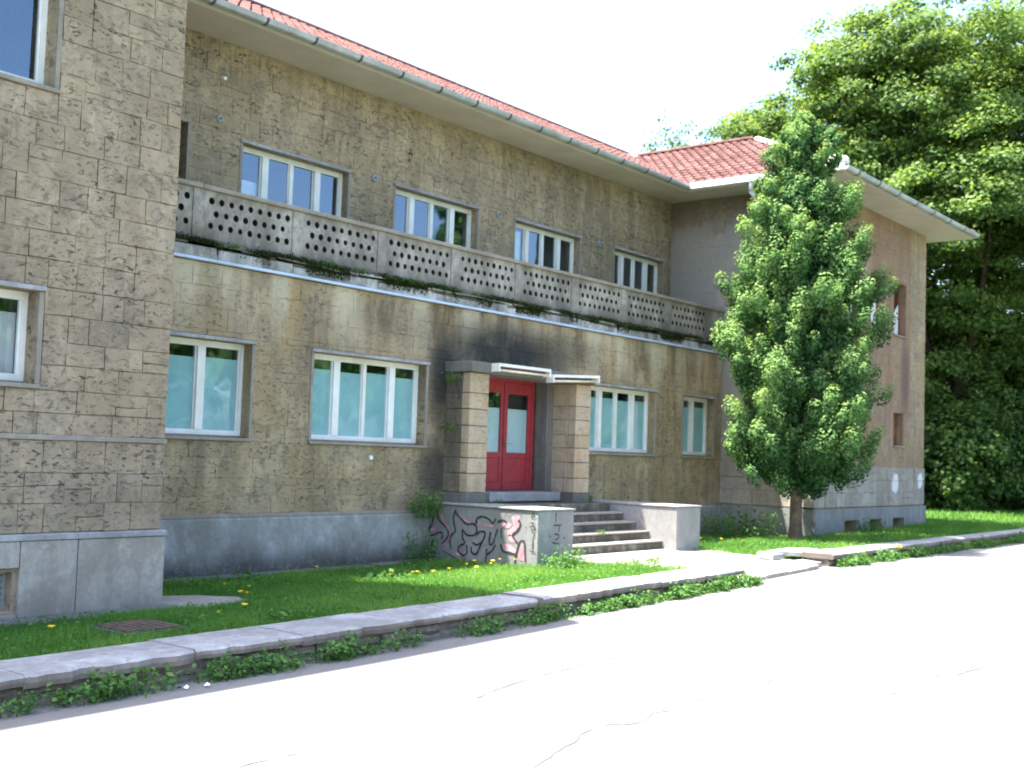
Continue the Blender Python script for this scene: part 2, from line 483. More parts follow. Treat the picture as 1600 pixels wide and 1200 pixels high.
leaf_mat('weed_leaf', (.035, .10, .025), (.08, .19, .045), (.15, .28, .08), .4)
leaf_mat('moss_leaf', (.018, .026, .010), (.03, .045, .014), (.055, .09, .02), .2)

# ------------------------------------------------------------------ terrain heights
def yard_base(x): return float(np.interp(x, [-30, 13, 19, 25, 32, 60, 200], [-.05, 0, .14, .15, .32, .45, .6]))
def wall_top(x): return float(np.interp(x, [-30, 4, 7.5, 10.4, 13, 15.9, 19.6, 24, 30, 60], [.05, .09, .125, .175, .215, .26, .33, .36, .39, .45]))
def road_z(x): return float(np.interp(x, [-40, -10, 0, 4.4, 8.3, 11.5, 16, 19.4, 25, 32, 60, 200], [-.6, -.3, -.2, -.17, -.13, -.06, .02, .11, .13, .14, .2, .3]))
def path_z(x, y):
    t = min(1, max(0, (-y - 2.3) / 2.9))
    if x > 16.0: return .17 * (1 - t) + t * (road_z(x) + .06)
    return .17 + (.235 - .17) * t
def yard_z(x, y):
    if 15.4 < x < 19.1 and y < -2.3: return path_z(x, y) - .06
    if 19.1 <= x < 20.6 and y < -2.3:
        k = (x - 19.1) / 1.5
        return (path_z(19.1, y) - .06) * (1 - k) + k * yard_z0(x, y)
    return yard_z0(x, y)
def yard_z0(x, y):
    t = min(1, max(0, (-y - 1.2) / 3.2)); t = t * t * (3 - 2 * t)
    return yard_base(x) * (1 - t) + (wall_top(x) - .055) * t
Y_WALL = -5.27

def grid_mesh(name, xs, ys, fz, m, kind='structure'):
    v = [(x, y, fz(x, y)) for y in ys for x in xs]
    nx = len(xs)
    f = [(j * nx + i, j * nx + i + 1, (j + 1) * nx + i + 1, (j + 1) * nx + i) for j in range(len(ys) - 1) for i in range(nx - 1)]
    me = bpy.data.meshes.new(name); me.from_pydata(v, [], f); me.update()
    me.polygons.foreach_set('use_smooth', [True] * len(f))
    o = link(name, me, m); o['kind'] = kind
    return o

xs = [-600, -200, -80, -40, -20, -10] + [i * 1.0 for i in range(-5, 15)] + [15 + .2 * i for i in range(30)] + [i * 1.0 for i in range(21, 61)] + [70, 90, 130, 250, 600]
def gz(x, y):
    if y > -4.95: return yard_z(x, min(y, 0)) if y > -4.95 else 0
    return road_z(x) - 0.10
o = grid_mesh('ground', xs, [-600, -200, -60, -30, -16, -5.12, -5.1, -4.94, -4.4, -3.8, -3.2, -2.6, -2, -1.4, -.9, -.4, 0, 3, 12, 30, 60, 120, 250, 600], gz, MAT['ground'])
o['label'] = 'grassy soil of the yard in front of the building'
o = grid_mesh('road', xs, [-17, -14, -12, -10, -9, -8, -7, -6, -5.3, -5.13], lambda x, y: road_z(x) + .0 - .02 * max(0, -y - 9) * .3, MAT['road'])
o['label'] = 'pale sunlit asphalt road with cracks'
ROAD = o
# far pavement across the road, behind the camera
b = MB(); b.box(-60, 90, -20, -17.2, -.6, -.05); o = b.build('pavement', MAT['path']); o['kind'] = 'structure'

# cracks in the road
def ribbon(mb, pts, w0, w1=None, z=None, plane=None, jitter=0.0):
    n = len(pts); w1 = w1 or w0
    L = []; R_ = []
    for i, p in enumerate(pts):
        a = Vector(pts[max(0, i - 1)]); c = Vector(pts[min(n - 1, i + 1)])
        d = (c - a)
        if d.length < 1e-6: d = Vector((1, 0))
        d.normalize(); nn = Vector((-d.y, d.x))
        w = (w0 + (w1 - w0) * i / max(1, n - 1)) * (1 + random.uniform(-jitter, jitter))
        L.append(Vector(p) + nn * w / 2); R_.append(Vector(p) - nn * w / 2)
    for i in range(n - 1):
        mb.face([plane(L[i]), plane(R_[i]), plane(R_[i + 1]), plane(L[i + 1])])
def smooth2(pts, k=4, wob=0.0):
    out = []
    P = [Vector(p) for p in pts]
    for i in range(len(P) - 1):
        p0 = P[max(0, i - 1)]; p1 = P[i]; p2 = P[i + 1]; p3 = P[min(len(P) - 1, i + 2)]
        for j in range(k):
            t = j / k
            q = 0.5 * ((2 * p1) + (p2 - p0) * t + (2 * p0 - 5 * p1 + 4 * p2 - p3) * t * t + (3 * p1 - p0 - 3 * p2 + p3) * t ** 3)
            out.append(q + Vector((random.uniform(-wob, wob), random.uniform(-wob, wob))))
    out.append(P[-1]); return out
rp = lambda p: (p.x, p.y, road_z(p.x) - .02 * max(0, -p.y - 9) * .3 + .005)
for pts, w in (([(6.0, -8.95), (6.7, -8.75), (7.25, -8.6), (7.6, -8.75), (7.95, -8.67), (8.3, -8.72), (8.8, -8.68), (9.3, -8.86), (9.9, -8.75), (11.2, -8.8)], .022),
               ([(10.1, -9.2), (9.9, -9.65), (10.3, -9.85), (11.2, -9.8), (12.4, -10.2)], .018),
               ([(11.2, -9.9), (12.0, -10.0), (13.0, -10.35)], .02),
               ([(7.4, -7.35), (8.1, -7.2), (8.9, -7.16), (9.9, -7.2)], .03),
               ([(4.2, -7.7), (5.0, -7.6), (5.9, -7.7)], .015)):
    mb = MB(); ribbon(mb, smooth2(pts, 9, .014), w * .8, w * .35, plane=rp, jitter=.8)
    mb.build('crack', MAT['crack'], ROAD)

# ------------------------------------------------------------------ walls made of stones
STONES = []   # (pixel area, verts, faces, tone, material, parent)
def in_frame(p, m=40):
    return p is not None and -m < p[0] < 1600 + m and -m < p[1] < 1200 + m
def add_stone(org, U, V, N, u0, u1, v0, v1, dep, mat, parent, gap, ch, tone=None, jit=0.006):
    j = lambda: random.uniform(-jit, jit)
    uv = [(u0 + gap + j(), v0 + gap + j()), (u1 - gap + j(), v0 + gap + j()), (u1 - gap + j(), v1 - gap + j()), (u0 + gap + j(), v1 - gap + j())]
    dd = dep * random.uniform(.75, 1.25)
    v = []
    cu = (u0 + u1) / 2; cv = (v0 + v1) / 2
    for (a, b_) in uv: v.append(org + U * a + V * b_ - N * .01)
    for (a, b_) in uv: v.append(org + U * a + V * b_ + N * (dd - ch * .7))
    for (a, b_) in uv:
        a2 = a + (ch if a < cu else -ch); b2 = b_ + (ch if b_ < cv else -ch)
        v.append(org + U * a2 + V * b2 + N * (dd + random.uniform(-.003, .003)))
    f = []
    for k in range(4):
        k2 = (k + 1) % 4
        f.append((k, k2, 4 + k2, 4 + k)); f.append((4 + k, 4 + k2, 8 + k2, 8 + k))
    f.append((8, 9, 10, 11))
    if U.cross(V).dot(N) < 0: f = [t[::-1] for t in f]
    px = [proj(v[8]), proj(v[9]), proj(v[10]), proj(v[11])]
    area = 0
    if all(in_frame(p) for p in px) and N.dot(CAM - v[8]) > 0:
        for i in range(4):
            p, q = px[i], px[(i + 1) % 4]; area += (p[0] * q[1] - q[0] * p[1]) / 2
        area = abs(area)
    tone = random.random() if tone is None else tone
    STONES.append((area, v, f, tone, mat, parent))

def split_course(u0, u1, wmin, wmax):
    out = []; u = u0
    while u < u1 - 1e-4:
        w = random.uniform(wmin, wmax)
        if u1 - u - w < wmin * .7: w = u1 - u
        out.append((u, min(u1, u + w))); u += w
    return out
def stone_field(org, U, V, N, u0, u1, v0, v1, opens, mat, parent, ch_=(.24, .34), w=(.24, .58), dep=.022, gap=.003, bev=.005, splitp=.16):
    marks = sorted(set([v0, v1] + [z for o_ in opens for z in (o_[2], o_[3]) if v0 < z < v1]))
    rows = []
    for a, b_ in zip(marks[:-1], marks[1:]):
        n = max(1, round((b_ - a) / (sum(ch_) / 2)))
        cuts = [a + (b_ - a) * k / n + (random.uniform(-.03, .03) if 0 < k < n else 0) for k in range(n + 1)]
        rows += list(zip(cuts[:-1], cuts[1:]))
    for (a, b_) in rows:
        segs = [(u0, u1)]
        for o_ in opens:
            if o_[2] < b_ - 1e-3 and o_[3] > a + 1e-3:
                ns = []
                for s in segs:
                    if o_[1] <= s[0] or o_[0] >= s[1]: ns.append(s); continue
                    if s[0] < o_[0]: ns.append((s[0], o_[0]))
                    if s[1] > o_[1]: ns.append((o_[1], s[1]))
                segs = ns
        for s in segs:
            for (p, q) in split_course(s[0], s[1], *w):
                if b_ - a > .2 and random.random() < splitp and q - p > .22:
                    m_ = a + (b_ - a) * random.uniform(.4, .6)
                    add_stone(org, U, V, N, p, q, a, m_, dep, mat, parent, gap, bev)
                    add_stone(org, U, V, N, p, q, m_, b_, dep, mat, parent, gap, bev)
                else:
                    add_stone(org, U, V, N, p, q, a, b_, dep, mat, parent, gap, bev)

def wall_mesh(name, org, U, V, N, u0, u1, v0, v1, opens, thick, m, parent):
    """backing wall with real openings: front, back and reveals"""
    us = sorted(set([u0, u1] + [q for o_ in opens for q in (o_[0], o_[1])]))
    vs_ = sorted(set([v0, v1] + [q for o_ in opens for q in (o_[2], o_[3])]))
    def solid(i, j):
        if i < 0 or j < 0 or i >= len(us) - 1 or j >= len(vs_) - 1: return False
        cu = (us[i] + us[i + 1]) / 2; cv = (vs_[j] + vs_[j + 1]) / 2
        return not any(o_[0] < cu < o_[1] and o_[2] < cv < o_[3] for o_ in opens)
    mb = MB()
    P = lambda u, v, d: org + U * u + V * v - N * d
    for i in range(len(us) - 1):
        for j in range(len(vs_) - 1):
            if not solid(i, j): continue
            a, b_, c, d = us[i], us[i + 1], vs_[j], vs_[j + 1]
            mb.face([P(a, c, 0), P(b_, c, 0), P(b_, d, 0), P(a, d, 0)])
            mb.face([P(a, c, thick), P(a, d, thick), P(b_, d, thick), P(b_, c, thick)])
            if not solid(i - 1, j): mb.face([P(a, c, 0), P(a, d, 0), P(a, d, thick), P(a, c, thick)])
            if not solid(i + 1, j): mb.face([P(b_, c, 0), P(b_, c, thick), P(b_, d, thick), P(b_, d, 0)])
            if not solid(i, j - 1): mb.face([P(a, c, 0), P(a, c, thick), P(b_, c, thick), P(b_, c, 0)])
            if not solid(i, j + 1): mb.face([P(a, d, 0), P(b_, d, 0), P(b_, d, thick), P(a, d, thick)])
    return mb.build(name, m, parent)

X, Y, Z = Vector((1, 0, 0)), Vector((0, 1, 0)), Vector((0, 0, 1))
O0 = Vector((0, 0, 0))
B = empty('building', (16, 0, 0), 'long two storey stone villa with red tiled roof, pierced balcony parapet and two projecting wings', 'building')

YL = -2.35; XL0, XL1 = .8, 7.82; XR0, XR1 = 24.9, 31.88; TU = 1.5; SOF = 8.15; YB = 8.4
# openings (x0,x1,z0,z1)
GF = [(9.40, 10.88, 1.93, 3.28), (12.07, 14.58, 1.93, 3.28), (16.12, 18.08, .9, 3.3), (19.40, 21.90, 1.93, 3.28), (23.10, 24.50, 1.93, 3.28)]
UP = [(9.62, 10.66, 4.6, 6.70), (11.72, 14.02, 5.15, 6.63), (15.20, 17.50, 5.15, 6.63), (18.72, 21.0, 5.15, 6.63), (22.40, 24.52, 5.15, 6.63)]
LW = [(4.55, 6.26, 2.37, 3.31), (4.55, 6.29, 5.40, 6.95), (5.1, 6.15, .12, .50), (2.3, 3.6, 2.37, 3.31), (2.3, 3.6, 5.4, 6.95)]
RW = [(26.48, 27.36, 5.24, 6.62), (28.0, 28.88, 5.24, 6.62), (29.56, 30.42, 5.24, 6.60), (29.65, 30.32, 2.39, 3.23),
      (26.51, 27.19, .2, .52), (28.02, 28.72, .2, .52), (29.55, 30.28, .2, .53)]
Yn = -Y
ORG = lambda x, y, z: Vector((x, y, z))
# main ground floor
wl = wall_mesh('wall', ORG(0, 0, 0), X, Z, Yn, XL1, XR0, .84, 4.34, GF, .38, MAT['stone_main'], B)
stone_field(ORG(0, 0, 0), X, Z, Yn, XL1, XR0, .86, 4.30, [(a - .06, b_ + .06, c - .05, d + .06) for a, b_, c, d in GF[:2] + GF[3:]] + [(15.0, 18.78, .84, 3.42)], MAT['stone_main'], wl, w=(.26, .7), dep=.009, gap=.0015, bev=.003)
# upper floor, set back behind the terrace
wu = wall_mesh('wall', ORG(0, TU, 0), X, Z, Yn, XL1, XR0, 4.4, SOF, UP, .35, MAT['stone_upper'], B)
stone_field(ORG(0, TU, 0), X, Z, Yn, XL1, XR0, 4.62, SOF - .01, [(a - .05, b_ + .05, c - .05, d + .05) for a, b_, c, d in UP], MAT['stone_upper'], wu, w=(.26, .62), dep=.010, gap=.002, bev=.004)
# left wing
wll = wall_mesh('wall', ORG(0, YL, 0), X, Z, Yn, XL0, XL1, -.3, SOF, LW, .38, MAT['stone_left'], B)
stone_field(ORG(0, YL, 0), X, Z, Yn, XL0, XL1 + .012, .88, 1.81, [], MAT['stone_left'], wll, w=(.24, .5), dep=.02)
stone_field(ORG(0, YL, 0), X, Z, Yn, XL0, XL1 + .012, 1.87, SOF - .01, [(a - .0, b_ + .06, c - .05, d + .05) for a, b_, c, d in LW if c > 1], MAT['stone_left'], wll, w=(.24, .52), dep=.02)
wls = wall_mesh('wall', ORG(XL1, 0, 0), Y, Z, X, YL + .001, YB, -.3, SOF, [], .35, MAT['stone_left'], B)
stone_field(ORG(XL1, 0, 0), Y, Z, X, YL, 0, .88, SOF - .01, [], MAT['stone_left'], wls, dep=.02)
# right wing
wr = wall_mesh('wall', ORG(0, YL, 0), X, Z, Yn, XR0, XR1, -.3, SOF, RW, .35, MAT['stone_right'], B)
stone_field(ORG(0, YL, 0), X, Z, Yn, XR0 - .012, XR1, 1.83, SOF - .01, [(a - .03, b_ + .03, c - .03, d + .03) for a, b_, c, d in RW if c > 1], MAT['stone_right'], wr, w=(.3, .62), dep=.009, gap=.001, bev=.003)
stone_field(ORG(0, YL, 0), X, Z, Yn, XR0 - .02, XR1, .86, 1.83, [], MAT['stone_pale'], wr, w=(.35, .7), dep=.035)
wrs = wall_mesh('wall', ORG(XR0, 0, 0), Y, Z, -X, YL + .001, YB, -.3, SOF, [], .35, MAT['stone_side'], B)
stone_field(ORG(XR0, 0, 0), Y, Z, -X, YL - .012, TU, 1.83, SOF - .01, [], MAT['stone_side'], wrs, w=(.3, .62), dep=.007, gap=.001, bev=.003)
stone_field(ORG(XR0, 0, 0), Y, Z, -X, YL - .02, 0, .86, 1.83, [], MAT['stone_pale'], wrs, w=(.35, .7), dep=.03)
# remaining outside walls (back and far ends)
for (a, b_) in (((XL0, YL + .001), (XL0, YB)), ((XL0 + .001, YB), (XR1 - .001, YB)), ((XR1, YL + .001), (XR1, YB))):
    mb = MB()
    if a[0] == b_[0]:
        s = .3 if a[0] < 10 else -.3
        x0, x1 = sorted((a[0], a[0] + s)); mb.box(x0, x1, a[1] + .002, b_[1] - .32, -.3, SOF)
    else:
        mb.box(a[0], b_[0], a[1] - .3, a[1], -.3, SOF)
    mb.build('wall', MAT['stone_upper'], B)
# dark inner partition so that rooms are dim
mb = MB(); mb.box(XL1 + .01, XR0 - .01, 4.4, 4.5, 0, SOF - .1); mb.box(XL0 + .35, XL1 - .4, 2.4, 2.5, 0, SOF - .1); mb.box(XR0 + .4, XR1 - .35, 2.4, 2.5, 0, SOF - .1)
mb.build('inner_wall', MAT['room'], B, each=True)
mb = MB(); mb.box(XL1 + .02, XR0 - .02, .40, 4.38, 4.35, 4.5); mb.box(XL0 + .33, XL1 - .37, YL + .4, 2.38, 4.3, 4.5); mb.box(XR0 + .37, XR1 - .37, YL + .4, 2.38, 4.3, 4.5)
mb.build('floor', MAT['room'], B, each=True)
mb = MB(); mb.box(XL1 + .01, XR0 - .01, .0, 1.49, 4.345, 4.6)
mb.build('terrace_floor', MAT['ledge'], B)

# plinths -------------------------------------------------
def plinth(mb, a, b_, c, d, e, f): mb.box(a, b_, c, d, e, f)
PL = []
xx = XL0
edges = [.8, 2.4, 3.9, 5.0]
b1 = MB(); b1.box(XL0, 5.05, YL - .055, YL, -.3, .80); b1.build('plinth_panel', MAT['plinth_left'], B, bevel=.008)
b1 = MB(); b1.box(5.055, 6.19, YL - .055, YL, .54, .80); b1.build('plinth_panel', MAT['plinth_left'], B, bevel=.008)
b1 = MB(); b1.box(5.055, 6.19, YL - .055, YL, -.3, .08); b1.build('plinth_panel', MAT['plinth_left'], B, bevel=.008)
b1 = MB(); b1.box(6.20, 6.82, YL - .055, YL, -.3, .80); b1.build('plinth_panel', MAT['plinth_left'], B, bevel=.008)
b1 = MB(); b1.box(6.83, XL1 + .055, YL - .055, YL, -.3, .80); b1.box(XL1 + .001, XL1 + .055, YL + .001, -.001, -.3, .80); b1.build('plinth_panel', MAT['plinth_left'], B, bevel=.008)
b1 = MB(); b1.box(XL0, XL1 + .065, YL - .068, YL, .803, .87); b1.box(XL1 + .001, XL1 + .065, YL + .001, -.001, .803, .87); b1.build('plinth_cap', MAT['cap'], B, bevel=.012)
b1 = MB(); b1.box(XL0, XL1 + .03, YL - .035, YL, 1.812, 1.868); b1.box(XL1 + .001, XL1 + .03, YL + .001, -.001, 1.812, 1.868); b1.build('string_course', MAT['trim'], B, bevel=.01)
b1 = MB(); b1.box(XL1, 14.70, -.10, .3, -.3, .80); b1.box(19.82, XR0, -.10, .3, -.3, .80); b1.build('plinth', MAT['plinth_main'], B, bevel=.02, each=True)
b1 = MB(); b1.box(XL1, 14.70, -.065, .3, .801, .858); b1.box(19.82, XR0, -.065, .3, .801, .858); b1.build('plinth_cap', MAT['trim'], B, bevel=.01, each=True)
b1 = MB(); b1.box(XR0 - .07, 26.49, YL - .07, YL, -.3, .83)
for a, c in ((27.21, 28.0), (28.74, 29.53), (30.30, XR1 + .04)): b1.box(a, c, YL - .07, YL, -.3, .83)
for a, c in ((26.492, 27.208), (28.002, 28.738), (29.532, 30.298)): b1.box(a, c, YL - .069, YL, .55, .829); b1.box(a, c, YL - .069, YL, -.3, .18)
b1.box(XR0 - .07, XR0, YL + .001, -.101, -.3, .83); b1.build('plinth', MAT['plinth_right'], B, each=True)

# windows ---------------------------------------------------
def window(rect, yw, mulls, dep=.17, paper=None, curtain=None, blue=None, frame='white_frame', lint=True, lab=None, lintz=.05, trim='trim', surround=True):
    x0, x1, z0, z1 = rect
    y0 = yw + dep; y1 = y0 + .07
    mb = MB(); fw = .055
    mb.box(x0, x0 + fw, y0, y1, z0 + .03, z1); mb.box(x1 - fw, x1, y0, y1, z0 + .03, z1)
    mb.box(x0 + fw, x1 - fw, y0 + .002, y1, z1 - .085, z1); mb.box(x0 + fw, x1 - fw, y0 + .002, y1, z0 + .03, z0 + .10)
    n = len(mulls) + 1
    inner0, inner1 = x0 + fw, x1 - fw
    pw = (inner1 - inner0 - sum(mulls)) / n
    xs_ = []; x = inner0
    for k in range(n):
        xs_.append((x, x + pw)); x += pw
        if k < n - 1:
            mb.box(x, x + mulls[k], y0 - (.015 if mulls[k] > .09 else 0), y1, z0 + .101, z1 - .086); x += mulls[k]
    # inner sash rims
    for (a, b_) in xs_:
        mb.box(a, a + .02, y0 + .025, y1 - .005, z0 + .101, z1 - .086); mb.box(b_ - .02, b_, y0 + .025, y1 - .005, z0 + .101, z1 - .086)
    w = mb.build('window', MAT[frame], B)
    if lab: w['label'] = lab
    for k, (a, b_) in enumerate(xs_):
        g = MB(); g.box(a + .01, b_ - .01, y0 + .04, y0 + .046, z0 + .09, z1 - .08)
        g.build('pane', MAT['glass'], w)
        if paper:
            p = MB(); zt = z0 + (z1 - z0) * (.83 + random.uniform(-.012, .012))
            p.box(a + .012, b_ - .012, y0 + .052, y0 + .056, z0 + .09, zt)
            p.build('paper_screen', MAT[paper], w)
    if curtain:
        for (k, za, zb) in curtain:
            a, b_ = xs_[k]; g = MB(); n_ = 10
            for i in range(n_):
                xa = a + (b_ - a) * i / n_; xb = a + (b_ - a) * (i + 1) / n_
                ya = y0 + .12 + .02 * (i % 2); yb = y0 + .12 + .02 * ((i + 1) % 2)
                g.face([(xa, ya, za), (xb, yb, za), (xb, yb, zb), (xa, ya, zb)])
                g.face([(xa, ya + .004, zb), (xb, yb + .004, zb), (xb, yb + .004, za), (xa, ya + .004, za)])
            g.build('curtain', MAT['curtain'], w)
    s = MB(); s.box(x0 - .05, x1 + .05, yw - .055, y0, z0 - .045, z0 + .0); s.box(x0 - .0, x1 + .0, y0 - .002, y1 + .02, z0 + .001, z0 + .029)
    s.build('sill', MAT[trim], w, bevel=.008, each=True)
    if lint:
        s = MB(); s.box(x0 - .06, x1 + .06, yw - .05, yw + .02, z1 + .003, z1 + lintz + .003); s.build('lintel', MAT['cap'], w, bevel=.008)
    if surround:
        s = MB(); s.box(x0 - .055, x0 - .001, yw - .022, yw + .02, z0 + .001, z1); s.box(x1 + .001, x1 + .055, yw - .022, yw + .02, z0 + .001, z1); s.build('surround', MAT[trim], w, bevel=.006, each=True)
    return w
window(GF[0], 0, [.13], paper='teal_paper', trim='trim')
window(GF[1], 0, [.13, .07, .13], paper='teal_paper')
window(GF[3], 0, [.12, .07, .12], paper='teal_paper')
window(GF[4], 0, [.12], paper='teal_paper')
window(UP[1], TU, [.13, .08, .13], dep=.14, curtain=[(0, 5.25, 6.12)])
window(UP[2], TU, [.13, .08, .13], dep=.14)
window(UP[3], TU, [.12, .08, .12], dep=.14, curtain=[(0, 5.25, 6.5)])
window(UP[4], TU, [.12, .08, .12], dep=.14)
window(LW[0], YL, [.08], dep=.2, curtain=[(1, 2.45, 3.1)])
window(LW[1], YL, [.08], dep=.2)
window(LW[3], YL, [.08], dep=.2); window(LW[4], YL, [.08], dep=.2)
# basement vent of the left wing: slats
mb = MB(); x0, x1, z0, z1 = LW[2]
v_ = MB(); v_.box(x0, x1, YL + .12, YL + .16, z0, z0 + .03); v_.box(x0, x1, YL + .12, YL + .16, z1 - .03, z1); v_.box(x1 - .03, x1, YL + .121, YL + .16, z0 + .03, z1 - .03); v_.box(x0, x0 + .03, YL + .121, YL + .16, z0 + .03, z1 - .03)
vent = v_.build('vent', MAT['zinc'], B)
for k in range(5):
    s = MB(); zc = z0 + .065 + k * .062
    s.hexa([(x0 + .03, YL + .10, zc - .02), (x1 - .03, YL + .10, zc - .02), (x1 - .03, YL + .15, zc + .02), (x0 + .03, YL + .15, zc + .02), (x0 + .03, YL + .10, zc - .012), (x1 - .03, YL + .10, zc - .012), (x1 - .03, YL + .15, zc + .028), (x0 + .03, YL + .15, zc + .028)])
    s.build('slat', MAT['zinc'], vent)
# balcony door beside the left wing
x0, x1, z0, z1 = UP[0]
d_ = MB(); d_.box(x0, x1, TU + .2, TU + .26, z0, z1); dd_ = d_.build('balcony_door', MAT['green_door'], B); dd_['label'] = 'dark green balcony door partly hidden by the left wing'
s = MB(); s.box(x0 - .05, x1 + .05, TU - .04, TU + .02, z1 + .003, z1 + .06); s.box(x1 + .001, x1 + .05, TU - .03, TU + .02, z0 + .3, z1); s.build('surround', MAT['trim'], dd_, each=True)
# derelict windows of the right wing, broken frames of brown wood
for i, r_ in enumerate(RW[:4]):
    x0, x1, z0, z1 = r_; y0 = YL + .16
    mb = MB(); fw = .06
    mb.box(x0, x0 + fw, y0, y0 + .06, z0, z1); mb.box(x1 - fw, x1, y0, y0 + .06, z0, z1); mb.box(x0 + fw, x1 - fw, y0 + .002, y0 + .06, z1 - .08, z1); mb.box(x0 + fw, x1 - fw, y0 + .002, y0 + .06, z0, z0 + .06)
    mb.box((x0 + x1) / 2 - .025, (x0 + x1) / 2 + .025, y0 + .004, y0 + .055, z0 + .06, z1 - .08)
    w = mb.build('window', MAT['rust_wood'], B); w['label'] = ['left derelict window with brown frame, half behind the conifer', 'middle derelict window with brown frame', 'right derelict window with a grey board in its lower half', 'small boarded ground floor window with red-brown boards'][i]
    mz = z0 + (z1 - z0) * .5
    if i < 3:
        g = MB(); g.box(x0 + fw, (x0 + x1) / 2 - .025, y0 + .02, y0 + .026, mz, z1 - .08); g.build('pane', MAT['glass'], w)
        g = MB(); g.hexa([((x0 + x1) / 2 + .025, y0 + .02, z0 + .06), (x1 - fw, y0 + .02, z0 + .06), (x1 - fw, y0 + .035, z0 + .06), ((x0 + x1) / 2 + .025, y0 + .035, z0 + .06),
                          ((x0 + x1) / 2 + .025, y0 + .02, mz - .1), (x1 - fw, y0 + .02, mz + .18), (x1 - fw, y0 + .035, mz + .18), ((x0 + x1) / 2 + .025, y0 + .035, mz - .1)])
        g.build('board', MAT['curtain'], w)
    else:
        n_ = 4
        for k in range(n_):
            g = MB(); wa = x0 + fw + (x1 - x0 - 2 * fw) * k / n_; wb = x0 + fw + (x1 - x0 - 2 * fw) * (k + 1) / n_
            g.box(wa + .004, wb - .004, y0 + .01 + .004 * (k % 2), y0 + .03, z0 + .06, z1 - .08); g.build('board', MAT['rust_wood'], w)
    s = MB(); s.box(x0 - .04, x1 + .04, YL - .05, y0, z0 - .04, z0 - .002); s.build('sill', MAT['trim'], w)
for r_ in RW[4:]:
    x0, x1, z0, z1 = r_
    mb = MB(); mb.box(x0, x1, YL + .2, YL + .24, z0, z0 + .03); mb.box(x0, x1, YL + .2, YL + .24, z1 - .03, z1)
    for k in range(5): mb.box(x0 + .05 + k * (x1 - x0 - .12) / 4, x0 + .07 + k * (x1 - x0 - .12) / 4, YL + .205, YL + .225, z0 + .03, z1 - .03)
    mb.build('basement_grille', MAT['iron'], B)

# entrance door -----------------------------------------------
y0 = .28; x0, x1, z0, z1 = 16.22, 17.98, 1.15, 3.28
mb = MB(); mb.box(16.12, 16.25, y0, y0 + .08, z0, z1); mb.box(x1 - .08, x1 + .0, y0, y0 + .08, z0, z1); mb.box(16.25, x1 - .08, y0 + .002, y0 + .08, z1 - .10, z1)
door = mb.build('door', MAT['red_paint'], B, bevel=.006); door['label'] = 'red double door with paper covered glass'
lx = [(16.252, 17.072), (17.085, 17.897)]
for a, b_ in lx:
    mb = MB(); st = .10
    mb.box(a, a + st, y0 + .01, y0 + .06, z0 + .01, z1 - .105); mb.box(b_ - st, b_, y0 + .01, y0 + .06, z0 + .01, z1 - .105)
    mb.box(a + st, b_ - st, y0 + .011, y0 + .06, z1 - .32, z1 - .105); mb.box(a + st, b_ - st, y0 + .011, y0 + .06, 1.76, 1.86); mb.box(a + st, b_ - st, y0 + .011, y0 + .06, z0 + .01, z0 + .16)
    mb.box(a + st, b_ - st, y0 + .025, y0 + .05, z0 + .161, 1.759)
    mb.box(b_ - .012, b_ + .012, y0 - .008, y0 + .009, z0 + .01, z1 - .105) if a < 17 else None
    mb.build('door_leaf', MAT['red_paint'], door, bevel=.005)
    g = MB(); g.box(a + st, b_ - st, y0 + .03, y0 + .036, 1.861, z1 - .321); g.build('pane', MAT['glass'], door)
    g = MB(); g.box(a + st, b_ - st, y0 + .042, y0 + .046, 1.861, 2.68); g.build('paper_screen', MAT['door_paper'], door)
hd = MB(); hd.box(17.10, 17.13, y0 - .05, y0 + .01, 2.0, 2.06); hd.box(17.10, 17.25, y0 - .06, y0 - .045, 2.02, 2.04); hd.build('handle', MAT['zinc'], door)
mb = MB(); mb.box(15.72, 16.12, -.012, .0, 1.10, 3.20); mb.box(18.08, 18.40, -.012, .0, 1.10, 3.20); mb.box(18.02, 18.085, .001, .278, 1.10, 3.29); mb.build('door_surround', MAT['porch_slab'], B, each=True)
mb = MB(); mb.box(16.0, 18.1, -.32, .36, .985, 1.15); mb.build('threshold', MAT['cap'], B, bevel=.015)

# porch pillars and slab ---------------------------------------
PD = -.55
for k, (a, b_) in enumerate(((15.10, 15.60), (18.20, 18.68))):
    mb = MB(); mb.box(a + .015, b_ - .015, PD + .015, .0, .9, 3.2); p = mb.build('pillar', MAT['ledge'], B)
    z = 1.16 if k == 0 else 1.14; i = 0
    mb = MB(); mb.box(a - .012, b_ + .012, PD - .012, -.002, .93, z - .004); q = mb.build('base_block', MAT['porch_slab'], p, bevel=.01)
    while z < 3.19:
        h = min(3.2 - z, random.uniform(.24, .33)); h = 3.2 - z if 3.2 - z - h < .15 else h
        j = random.uniform(-.006, .006)
        t_ = random.random()
        mb = MB(); mb.box(a + j, b_ + j, PD + j, PD + .17, z + .007, z + h - .007, t_)
        mb.build('stone', MAT['stone_pillar'], p, bevel=.008)
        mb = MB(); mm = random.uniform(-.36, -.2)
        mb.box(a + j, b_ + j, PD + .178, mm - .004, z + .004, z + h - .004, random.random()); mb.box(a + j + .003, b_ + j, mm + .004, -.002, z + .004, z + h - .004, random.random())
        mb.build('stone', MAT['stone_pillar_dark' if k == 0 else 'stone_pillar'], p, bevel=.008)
        z += h; i += 1
mb = MB(); mb.box(15.06, 18.74, -.62, .0, 3.205, 3.385); slab = mb.build('porch_slab', MAT['porch_slab'], B, bevel=.012)
